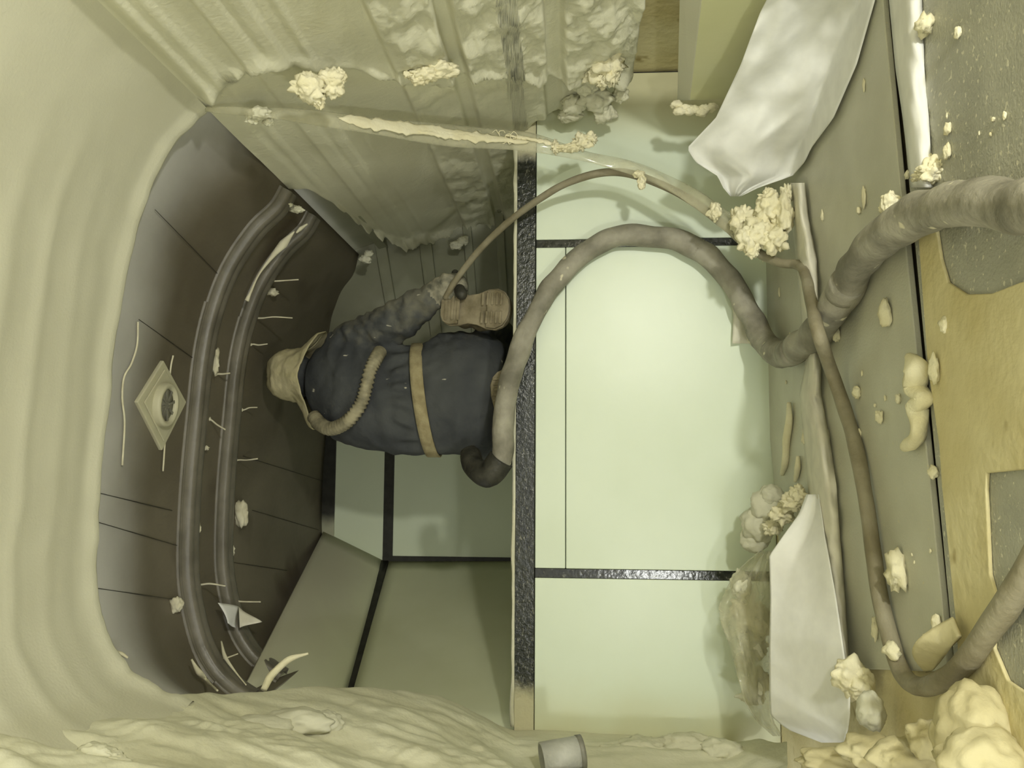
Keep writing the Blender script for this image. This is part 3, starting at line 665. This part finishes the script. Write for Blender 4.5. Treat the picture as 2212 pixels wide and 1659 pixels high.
# ---- hoses
r = lambda px, d: px * d / FPX
HP = [at(1016, 985, 2.66), at(1030, 1018, 2.60), at(1062, 1022, 2.555), at(1085, 985, 2.545), at(1088, 920, 2.535), at(1096, 850, 2.53), at(1118, 770, 2.53), at(1160, 670, 2.545), at(1220, 585, 2.55), at(1300, 524, 2.55), at(1400, 508, 2.55), at(1500, 535, 2.545), at(1575, 600, 2.53), at(1625, 690, 2.50), at(1652, 740, 2.44)]
HP += [onz(1690, 766, .05), onz(1745, 735, .05), onz(1800, 670, .05), onz(1850, 580, .05), onz(1910, 510, .05), onz(1990, 462, .05), onz(2100, 442, .05), onz(2230, 446, .05), onz(2500, 440, .05)]
hose = tube('thick_hose', HP, [.025, .028, .031, .032, .032, .032, .032, .032, .033, .033, .034, .034, .034, .035, .035, .036, .036, .036, .036, .036, .036, .035, .034, .034], hosem, samples=260, n=20, wob=.25)
tag(hose, 'thick dusty grey wrapped hose arching over the step wall to the floor', 'hose', 'spraying hoses')
part(tube('rubber_elbow', [at(1010, 972, 2.67), at(1016, 985, 2.66), at(1028, 1014, 2.60), at(1060, 1022, 2.555), at(1083, 992, 2.545)], [.026, .034, .036, .041, .041], rubber, hose, samples=30, n=16, wob=.15), 'black rubber elbow at the worker end')
for k, (i0, w_) in enumerate(((122, .0), (150, .0), (172, .0), (196, .0))):
    pth = spline(HP, 260)[i0:i0 + 4]; v, f = tube_data(pth, [.0375 if i0 > 160 else .0352] * 4, 20); part(mobj('wrap_tape', v, f, hosem, hose))
TP = [at(962, 645, 2.70), at(985, 605, 2.68), at(1040, 535, 2.62), at(1110, 470, 2.54), at(1200, 408, 2.46), at(1270, 380, 2.42), at(1335, 372, 2.40), at(1400, 388, 2.38), at(1480, 425, 2.35), at(1555, 478, 2.32), at(1620, 535, 2.27), at(1680, 566, 2.2), onz(1722, 572, .04), onz(1738, 590, .05), onz(1752, 650, .08), onz(1768, 720, .10), onz(1795, 800, .05), onz(1830, 900, .03), onz(1858, 1010, .03), onz(1878, 1130, .03), onz(1896, 1260, .03), onz(1920, 1370, .03), onz(1948, 1452, .03), onz(1990, 1484, .032), onz(2060, 1455, .034), onz(2130, 1370, .034), onz(2200, 1265, .034), onz(2330, 1050, .034)]
th = tube('thin_hose', TP, [.011, .011, .011, .012, .012, .012, .012, .013, .014, .0155, .0155, .0155, .016, .017, .018, .019], thinm, samples=300, n=12, wob=.12)
tag(th, 'thin brown air hose looping from the spray gun along the floor sheet', 'hose', 'spraying hoses')

# ---- foam crumbs on the floor
def crumb(px, py, wpx, hpx, label, group='foam crumbs on the grey floor sheets', z=.012, cat='foam crumb', name='foam_crumb', **kw):
    c = onz(px, py, z); s = c.y / FPX; a, b = wpx * .5 * s, hpx * .5 * s; h = min(a, b) * .75
    c = onz(px, py, z + h * .8); kw.setdefault('rough', .4); kw.setdefault('fine', .08)
    o = blob(name, c, (b, max(a * 1.15, .4 * b), h), int(px * 7 + py) % 101, crumbm, sub=3, **kw); tag(o, label, cat, group); return o
crumb(1912, 675, 30, 58, 'flat oblong foam crumb alone on the grey sheet beside the hose bend', rough=.4)
crumb(1997, 55, 44, 44, 'star-shaped foam chunk on the white film strip', rough=.6)
crumb(2069, 70, 18, 26, 'oval foam crumb right of the star-shaped chunk')
crumb(2047, 278, 18, 26, 'small pale foam crumb above the stacked crumbs by the film strip')
crumb(2046, 328, 20, 34, 'upright foam crumb just over the crumbled heap at the hose')
o = clump('foam_crumb', [(2015, 372, 1.40, 30, 26), (2035, 365, 1.39, 18, 20), (2010, 345, 1.42, 18, 12), (1990, 380, 1.42, 16, 12)], crumbm, 'crumbled foam heap where the film strip meets the thick hose', 'foam crumb', 'foam crumbs on the grey floor sheets', rough=.5, fine=.25)
o = clump('foam_crumb', [(1924, 440, 1.50, 18, 24), (1912, 452, 1.52, 12, 14)], crumbm, 'white foam chunk sitting on the thick hose', 'foam crumb', 'foam crumbs on the grey floor sheets')
o = clump('foam_crumb', [(2090, 416, 1.18, 8, 16)], crumbm, 'small foam chip stuck on the thick hose at the picture edge', 'foam crumb', 'foam crumbs on the grey floor sheets')
crumb(1960, 378, 14, 18, 'small crumb left of the crumbled heap beside the film strip')
crumb(1776, 467, 8, 24, 'narrow foam chip on the grey sheet right of the torn bundle')
crumb(1866, 425, 10, 44, 'thin curved foam sliver on the grey sheet before the hose'); crumb(1855, 455, 12, 16, 'little foam chip under the thin curved sliver')
crumb(1866, 185, 6, 30, 'thin foam sliver alone on the upper grey sheet')
crumb(1806, 722, 22, 30, 'foam crumb in the corner where the hoses cross')
crumb(1850, 848, 20, 26, 'round white crumb beside the thin hose'); crumb(1899, 900, 22, 26, 'white crumb below the round one beside the thin hose')
crumb(1940, 862, 14, 20, 'grey-white crumb between the round crumb and the long foam curl'); crumb(1856, 938, 10, 24, 'slim crumb touching the thin hose')
crumb(1912, 860, 6, 12, 'tiny crumb on the grey sheet', 'tiny crumbs on the grey sheet'); crumb(1890, 876, 6, 8, 'tiny crumb on the grey sheet', 'tiny crumbs on the grey sheet'); crumb(1862, 806, 5, 12, 'tiny crumb on the grey sheet', 'tiny crumbs on the grey sheet')
crumb(2015, 1020, 24, 26, 'foam crumb with a short tail at the edge of the dark floor gap')
crumb(1936, 1235, 46, 72, 'bristly foam chunk on the lower grey sheet', rough=.6, fine=.3)
crumb(1927, 1405, 38, 36, 'squarish foam lump stuck on the thin hose bend', z=.03)
crumb(1890, 1360, 16, 46, 'flat foam flake leaning on the thin hose')
crumb(2022, 1348, 24, 40, 'ring-like foam curl at the lower end of the grey sheet')
for x, y, a, b in ((1683, 632, 5, 20), (1970, 1198, 5, 7), (2010, 1190, 6, 10), (1975, 1215, 4, 8), (2145, 258, 10, 10), (2170, 250, 10, 18), (2140, 290, 7, 9), (1706, 724, 4, 10), (1995, 1375, 6, 12), (2115, 288, 4, 10), (2045, 250, 4, 14), (1698, 826, 5, 8)):
    crumb(x, y, a, b, 'tiny crumb on the grey sheet', 'tiny crumbs on the grey sheet')
# long curl
o = tube('foam_curl', [onz(1966, 775, .03), onz(1978, 800, .035), onz(1976, 835, .03), onz(1992, 860, .03), onz(1980, 880, .03), onz(1984, 920, .03), onz(1978, 950, .028), onz(1955, 966, .022)], [.012, .020, .017, .014, .016, .014, .013, .008], crumbm, samples=70, n=12, wob=.7)
tag(o, 'long curved foam curl lying on the grey sheet by the dark gap', 'foam curl')
o = tube('foam_flake', [onz(1705, 870, .02), onz(1706, 910, .022), onz(1698, 960, .022), onz(1696, 1000, .02), onz(1690, 1025, .016)], [.006, .011, .012, .010, .005], crumbm, samples=40, n=10, wob=.6)
tag(o, 'long flat foam flake on the grey sheet next to the step wall', 'foam flake', 'foam flakes by the step wall')
o = tube('foam_flake', [onz(1724, 985, .02), onz(1724, 1010, .02), onz(1718, 1040, .018)], [.005, .008, .004], crumbm, samples=24, n=10, wob=.6)
tag(o, 'short foam flake on the grey sheet beside the long flat one', 'foam flake', 'foam flakes by the step wall')
for x, y, lab in ((1738, 945, 'foam dab on the left side of the floor film strip'), (1786, 945, 'foam dab on the near side of the floor film strip')):
    crumb(x, y, 16, 32, lab)
crumb(2017, 800, 26, 60, 'yellowed foam lump bridging the dark floor gap', z=.02); crumb(2040, 700, 26, 36, 'pale ragged crumb on the foam-coated sheet')

# ---- foam lumps at the bottom right and by the boards
GF = 'foam lumps around the lower plastic sheet'
clump('foam_lump', [(1658, 1090, 2.36, 34, 38), (1640, 1130, 2.38, 36, 38), (1630, 1165, 2.40, 30, 28), (1668, 1070, 2.34, 24, 22)], foam_smooth, 'fat rounded foam lump standing before the bright board', 'foam lump', GF, rough=.2, fine=.05)
clump('foam_lump', [(1712, 1085, 2.2, 24, 18), (1690, 1110, 2.24, 22, 18), (1725, 1070, 2.18, 16, 20), (1670, 1140, 2.3, 18, 16)], crumbm, 'crumbly foam edge over the top of the lower plastic sheet', 'foam lump', GF, rough=.5, fine=.25)
clump('foam_lump', [(1600, 1262, 2.40, 20, 30), (1614, 1290, 2.40, 16, 20)], foam, 'upper foam lump inside the clear bag', 'foam lump', GF, rough=.3)
clump('foam_lump', [(1628, 1325, 2.38, 28, 24), (1605, 1318, 2.4, 22, 20), (1640, 1345, 2.37, 24, 28), (1612, 1350, 2.4, 18, 20)], crumbm, 'bright crusty foam lump in the middle of the clear bag', 'foam lump', GF, rough=.5, fine=.2)
clump('foam_lump', [(1625, 1395, 2.38, 30, 24), (1608, 1430, 2.4, 18, 18), (1635, 1470, 2.38, 26, 24), (1625, 1505, 2.38, 24, 16)], foam, 'dull foam lumps low in the clear bag', 'foam lump', GF, rough=.4)
clump('foam_lump', [(1838, 1462, 1.78, 34, 36), (1860, 1478, 1.76, 26, 28), (1825, 1445, 1.8, 18, 18)], crumbm, 'white foam lump at the corner of the grey sheet over the plastic', 'foam lump', GF, rough=.35)
clump('foam_lump', [(1880, 1535, 1.68, 28, 38)], foam_smooth, 'smooth egg-shaped foam lump below the white one', 'foam lump', GF, rough=.2, fine=.05)
clump('foam_heap', [(2105, 1590, 1.27, 72, 95), (2130, 1650, 1.22, 90, 70), (2062, 1600, 1.28, 40, 60)], yfoam, 'big smooth foam heap at the lower picture corner', 'foam heap', rough=.22, fine=.04)
clump('foam_heap', [(1960, 1640, 1.50, 70, 40), (1880, 1625, 1.62, 60, 30), (2010, 1600, 1.45, 40, 40), (1790, 1645, 1.75, 60, 24)], yfoam, 'low foam bank along the lower edge of the picture', 'foam heap', rough=.3, fine=.08)
def f_flap(u, v):
    a = onz(2016, 1450, .02).lerp(onz(2078, 1335, .02), v); b = onz(2032, 1448, .02).lerp(onz(2092, 1375, .03), v)
    q = a.lerp(b, u); q.z += .04 * math.sin(v * math.pi) * (1 - u) + .012; return q
o = grid('foam_flap', f_flap, 8, 20, yfoam, thick=.006); tag(o, 'curled foam flap rising at the joint next to the thin hose bend', 'foam flap')

# ================================================================== THE WORKER
def ring(px, mid, hw, d, hd, n=28, tilt=0.0):
    c = at(px, mid, d); rx = hw * d / FPX
    return [c + Vector((rx * math.cos(2 * math.pi * k / n), hd * math.sin(2 * math.pi * k / n), tilt * math.sin(2 * math.pi * k / n))) for k in range(n)]
def loft(rings):
    n = len(rings[0]); v = [p for r_ in rings for p in r_]; f = []
    for i in range(len(rings) - 1):
        for k in range(n): f.append((i * n + k, i * n + (k + 1) % n, (i + 1) * n + (k + 1) % n, (i + 1) * n + k))
    f.append(tuple(range(n))[::-1]); f.append(tuple((len(rings) - 1) * n + k for k in range(n))); return v, f
def limb(pts, rads, n=16):
    path, rad = [], []
    for i in range(len(pts) - 1):
        L_ = (pts[i + 1] - pts[i]).length; k = max(2, int(L_ / .015))
        for j in range(k): path.append(pts[i].lerp(pts[i + 1], j / k)); rad.append(lerp(rads[i], rads[i + 1], j / k))
    path.append(pts[-1]); rad.append(rads[-1])
    t0 = (path[0] - path[1]).normalized(); t1 = (path[-1] - path[-2]).normalized()
    pre = [(path[0] + t0 * rad[0] * math.sin(a), rad[0] * math.cos(a)) for a in (1.4, 1.0, .5)]
    post = [(path[-1] + t1 * rad[-1] * math.sin(a), rad[-1] * math.cos(a)) for a in (.5, 1.0, 1.4)]
    P = [p for p, _ in pre] + path + [p for p, _ in post]; Rr = [q for _, q in pre] + rad + [q for _, q in post]
    return tube_data(P, Rr, n)
TOR = [(1092, 842, 96, 2.87, .13), (1060, 845, 128, 2.865, .165), (1000, 850, 136, 2.865, .178), (945, 852, 130, 2.87, .165), (905, 865, 119, 2.875, .148), (850, 862, 121, 2.89, .152), (800, 855, 122, 2.90, .158), (750, 843, 120, 2.92, .155), (715, 832, 108, 2.94, .135), (690, 828, 84, 2.95, .11), (672, 826, 52, 2.955, .085)]
parts = [loft([ring(*t) for t in TOR])]
# neck and head (bowed, facing away)
parts.append(limb([at(700, 826, 2.95), at(655, 815, 2.97)], [.07, .062]))
hc = at(640, 811, 2.985); parts.append(blob_data(hc, (.074, .092, .095), 1, rough=0, fine=0))
parts.append(limb([hc + Vector((0, .085, -.01)), hc + Vector((0, .112, -.03))], [.014, .017], 10))      # nose
for s in (-1, 1): parts.append(limb([hc + Vector((s * .077, .0, .02)), hc + Vector((s * .084, -.005, -.025))], [.012, .010], 8))   # ears
parts.append(limb([hc + Vector((-.025, .088, -.065)), hc + Vector((.025, .088, -.065))], [.010, .010], 8))   # mouth
# right arm reaching out to the side with the gun
SH, EL, WR = at(742, 752, 2.92), at(868, 690, 2.80), at(940, 634, 2.74)
parts.append(limb([at(735, 790, 2.93), SH, at(800, 722, 2.86), EL, at(905, 660, 2.77), WR], [.085, .082, .074, .068, .058, .046]))
def hand(wr, fwd, palm, side, grip):
    """palm box and five unequal fingers; fwd: hand direction, palm: direction the palm faces, side: towards the thumb"""
    out = [limb([wr, wr + fwd * .045, wr + fwd * .075], [.034, .038, .034])]
    for i, (off, L_) in enumerate(((.027, .070), (.009, .080), (-.009, .074), (-.027, .058))):
        b = wr + fwd * .085 + side * off
        k1 = b + fwd * L_ * (.45 - .25 * grip) + palm * L_ * .35 * grip; k2 = k1 + fwd * L_ * (.30 - .45 * grip) + palm * L_ * .35 * (grip + .15); k3 = k2 - fwd * L_ * .22 * grip + fwd * L_ * .2 * (1 - grip) + palm * L_ * .12
        out.append(limb([b - fwd * .02, b, k1, k2, k3], [.012, .0115, .0105, .0095, .0085], 8))
    b = wr + fwd * .03 + side * .034; k1 = b + fwd * .03 + side * .022 + palm * .01; k2 = k1 + fwd * .028 + palm * .022
    out.append(limb([b, k1, k2], [.014, .012, .010], 8)); return out
fw = (WR - EL).normalized(); pl = Vector((-.35, .75, -.3)); pl = (pl - fw * pl.dot(fw)).normalized(); sd = pl.cross(fw).normalized()
parts += hand(WR, fw, pl, sd, .8)
# left arm in front of the body
SL, ELl, WL = at(748, 915, 2.94), at(880, 930, 3.10), Vector((.20, 3.33, UZ(.62)))
parts.append(limb([at(735, 880, 2.94), SL, SL.lerp(ELl, .5), ELl, ELl.lerp(WL, .6), WL], [.08, .074, .068, .060, .052, .042]))
fw2 = Vector((.35, .85, .1)).normalized(); parts += hand(WL, fw2, Vector((.2, 0, -1)).normalized(), Vector((.9, -.35, 0)).normalized(), .4)
# kneeling legs
PZ = LEDGE - .012
HR, KR, AR = Vector((.335, 2.90, UZ(.31))), Vector((.45, 3.30, PZ + .082)), Vector((.505, 2.84, UZ(.29)))
HL, KL, AL = Vector((.12, 2.90, UZ(.31))), Vector((.06, 3.30, PZ + .082)), Vector((.10, 2.84, UZ(.225)))
parts.append(limb([HR, HR.lerp(KR, .5), KR], [.105, .092, .075])); parts.append(limb([KR, KR.lerp(AR, .45), AR], [.070, .066, .050]))
parts.append(limb([HL, HL.lerp(KL, .5), KL], [.105, .092, .075])); parts.append(limb([KL, KL.lerp(AL, .45), AL], [.070, .062, .050]))
v, f = merge(parts)
tmp = mobj('tmp_body', v, f, cover)
rm = tmp.modifiers.new('r', 'REMESH'); rm.mode = 'VOXEL'; rm.voxel_size = .0085; rm.adaptivity = 0
sm = tmp.modifiers.new('s', 'SMOOTH'); sm.factor = .5; sm.iterations = 5
dg = bpy.context.evaluated_depsgraph_get(); dg.update()
bme = bpy.data.meshes.new_from_object(tmp.evaluated_get(dg)); bpy.data.objects.remove(tmp)
overlay(cover, (0.17, 0.165, 0.13), 0, .40, .60, 22, 2.2)
flecks(cover, (.52, .50, .40), 26, .73, stretch=(1.6, 1, .7))
skin = mat('skin', (.42, .27, .18), .6, (.48, .31, .21), 12, 3)
glove = mat('work_glove', (.10, .10, .075), .8, (.34, .32, .24), 30, 5, bump=.4, bscale=60)
bme.materials.clear(); bme.materials.append(cover); bme.materials.append(skin); bme.materials.append(glove)
BN = [vt.normal.copy() for vt in bme.vertices]
for vt in bme.vertices:
    co = vt.co.copy(); torso = sstep(UZ(.2), UZ(.35), co.z) * sstep(UZ(.95), UZ(.80), co.z)
    wr_ = .006 * noise.noise(Vector((co.x * 7, co.y * 9, co.z * 26))) + .004 * noise.noise(Vector((co.x * 26 + co.z * 12, co.y * 14, co.z * 20)))
    ang = math.atan2(co.y - 2.88, co.x - .22)
    hb = (co.z - EYE) - (.50 - .10 * ((.22 - co.x) / .2 + 1) * .25)
    wr_ += .008 * math.sin(ang * 17 + 2.2 * noise.noise(co * 9)) * math.exp(-((hb - .09) / .04) ** 2)
    wr_ += -.010 * abs(math.sin((co.z * 1.0 - co.x * .55 + .05 * noise.noise(co * 6)) * 30)) * max(0, .35 + noise.noise(co * 4.2)) * sstep(.52, .62, co.z - EYE)
    arm = sstep(.36, .45, co.x) * sstep(UZ(.36), UZ(.42), co.z)
    wr_ += arm * .010 * noise.noise(Vector((co.x * 40 - co.z * 25, co.y * 20, co.z * 30)))
    vt.co = co + BN[vt.index] * wr_ * max(torso, arm)
for p in bme.polygons:
    p.use_smooth = True
    if (p.center - hc).length < .155 and p.center.z > hc.z - .10 and p.center.y > hc.y + .01: p.material_index = 1
    if (p.center - (WR + fw * .08)).length < .10 and (p.center - WR).dot(fw) > .0: p.material_index = 2
    if (p.center - (WL + fw2 * .08)).length < .11 and (p.center - WL).dot(fw2) > .0: p.material_index = 2
bme.name = 'person'
person = bpy.data.objects.new('person', bme); COL.objects.link(person)
tag(person, 'kneeling worker in dark overalls and cream hood seen from behind, bowed over his work', 'person')
def under(o, label=None): return part(o, label)
# belt: a band round the waist, a little slanted
def f_belt(u, v):
    a = u * 2 * math.pi
    dirx = math.cos(a); pyc = 862 - 118 * dirx
    pxc = 905 + (pyc - 750) / 225 * 34
    hw = interp([(r_[0], r_[2]) for r_ in TOR[::-1]], pxc); mid = interp([(r_[0], r_[1]) for r_ in TOR[::-1]], pxc); d = interp([(r_[0], r_[3]) for r_ in TOR[::-1]], pxc); hd = interp([(r_[0], r_[4]) for r_ in TOR[::-1]], pxc)
    c = at(pxc + (v - .5) * 26, mid, d); bul = 1.0
    return c + Vector(((hw * d / FPX * bul + .007) * dirx, (hd * bul + .009) * math.sin(a), 0))
bo = grid('belt', f_belt, 60, 3, beltm, person, thick=.008); under(bo, 'olive webbing belt round the waist')
# shirt hem / jacket skirt below the belt is part of the overalls; hood and its cape
def f_hood(u, v):
    a = u * 2 * math.pi; cx, sy = math.cos(a), math.sin(a)           # sy < 0 faces us
    side = abs(cx) ** 2.0
    hem = lerp(668 if sy < 0 else 690, 700 if cx > 0 else 682, side)
    tt = v
    px = lerp(584, hem, tt ** .9)
    w0 = interp([(0, 0), (.02, 22), (.06, 36), (.16, 49), (.35, 57), (.6, 58), (.8, 58), (1.0, 60)], tt)
    flare = sstep(.6, 1.0, tt) * side * (40 if cx > 0 else 56)
    d = lerp(2.975, 2.94, tt)
    hd = interp([(0, .0), (.02, .04), (.08, .08), (.25, .112), (.6, .122), (1, .125)], tt)
    s = d / FPX
    q = at(px, 811 + 6 * sstep(.1, .5, tt) * 0, d) + Vector(((w0 + flare) * s * cx, hd * sy, 0))
    nn = Vector((cx, sy, .3)); fold = .006 * math.sin(a * 5 + tt * 5) * sstep(.3, 1, tt) + .005 * fbm(Vector((cx * 2, sy * 2, tt * 3)), 1.5, 3)
    boxy = .006 * math.cos(4 * a) * sstep(.5, .1, tt)
    return q + nn * (fold - boxy)
ho = grid('hood', f_hood, 72, 40, hoodm, person, thick=.004); under(ho, 'cream cloth hood with a cape over the shoulders')
# breathing hose on the back
bp_ = [(822, 758, 2.775), (812, 775, 2.735), (800, 800, 2.715), (790, 840, 2.71), (780, 872, 2.715), (758, 903, 2.725), (735, 920, 2.745), (712, 926, 2.77), (692, 916, 2.80), (678, 900, 2.83)]
bh = tube('breathing_hose', [at(*q) for q in bp_], [.0205, .0215], ribbed, person, samples=74, n=16, rib=.17); under(bh, 'ribbed grey breathing hose curling over the back')
# boots
def boot(M, label):
    OUT = [(-.128, .018), (-.118, .032), (-.095, .039), (-.06, .038), (-.025, .033), (.01, .036), (.05, .046), (.085, .048), (.112, .040), (.128, .024), (.134, .008)]
    outline = [(x, y) for x, y in OUT] + [(x, -y * .94) for x, y in OUT[::-1]]
    n = len(outline)
    # upper: rings from sole to ankle
    rings = []
    for h, k, xs, xe in ((0, 1.0, -.128, .134), (.025, 1.02, -.128, .134), (.05, .92, -.124, .120), (.075, .82, -.118, .06), (.10, .80, -.116, .0), (.15, .86, -.118, -.018)):
        rg = []
        for x, y in outline:
            t = (x + .128) / .262; rg.append(Vector((lerp(xs, xe, t), y * k * (1.0 if h < .07 else 1.12), h)))
        rings.append(rg)
    v, f = loft(rings); v = [M @ p for p in v]
    b = mobj('boot', v, f, bootm, person); sub = b.modifiers.new('s', 'SUBSURF'); sub.levels = 1; sub.render_levels = 1; under(b, label)
    # sole with welt, heel block and lugs
    pr = []
    def slab(xs0, xs1, k, h0, h1):
        pts = [(x, y * k) for x, y in outline if xs0 <= x <= xs1]; m_ = len(pts)
        vv = [M @ Vector((x, y, h0)) for x, y in pts] + [M @ Vector((x, y, h1)) for x, y in pts]
        ff = [tuple(range(m_)), tuple(range(m_, 2 * m_))[::-1]] + [(i, i + m_, (i + 1) % m_ + m_, (i + 1) % m_) for i in range(m_)]
        pr.append((vv, ff))
    slab(-1, 1, 1.08, .004, -.010); slab(-1, -.04, 1.0, -.010, -.024); slab(.02, 1, 1.0, -.010, -.020)
    for x in (-.105, -.08, -.058): 
        vv, ff = boxv((x - .006, -.030, -.029), (x + .006, .030, -.024)); pr.append(([M @ Vector(q) for q in vv], ff))
    for x in (.035, .053, .071, .089, .105):
        for yy in (-.022, .022):
            vv, ff = boxv((x - .005, yy - .015, -.025), (x + .005, yy + .015, -.020)); pr.append(([M @ Vector(q) for q in vv], ff))
    v, f = merge(pr); so = mobj('sole', v, f, solem, b, False); bm = bmesh.new(); bm.from_mesh(so.data); bmesh.ops.recalc_face_normals(bm, faces=bm.faces); bm.to_mesh(so.data); bm.free()
    bevel(so, .003, 2); so['label'] = 'pale dusty sole turned to us'
def basis(o, x, z):
    x = x.normalized(); z = (z - x * z.dot(x)).normalized(); y = z.cross(x)
    M = Matrix((x, y, z)).transposed().to_4x4(); M.translation = o; return M
# sole faces us, so the upper (local +z) points away
boot(basis(at(1028, 668, 2.70), Vector((-.06, -.28, -1)), Vector((0, 1, -.2))) @ Matrix.Diagonal((.92, 1.38, 1, 1)), 'mud-caked right boot standing on its toe')
boot(basis(at(1092, 888, 2.705), Vector((1, 0, .02)), Vector((0, 1, -.10))), 'left boot lying under the seat behind the thick hose')

# ---- spray gun in the right hand
G = WR + fw * .085 + pl * .02
gun = empty('spray_gun', G); tag(gun, 'small foam-crusted spray gun held in the worker\'s right hand', 'spray gun')
gd = Vector((.55, .75, .25)).normalized()
v, f = limb([G - gd * .05 + sd * .03, G + gd * .06 + sd * .03], [.020, .016], 12); mobj('gun_body', v, f, rubber, gun)
v, f = limb([G + gd * .06 + sd * .03, G + gd * .115 + sd * .03], [.009, .006], 10); mobj('nozzle', v, f, pipem, gun)
v, f = limb([G + sd * .03, G - sd * .05 - gd * .015], [.015, .013], 10); mobj('handle', v, f, rubber, gun)
v, f = merge([blob_data(G + gd * .03 + sd * .045, (.016, .02, .012), 3, sub=2), blob_data(G - gd * .03 + sd * .045, (.012, .014, .012), 5, sub=2)]); mobj('foam_crust', v, f, crumbm, gun)
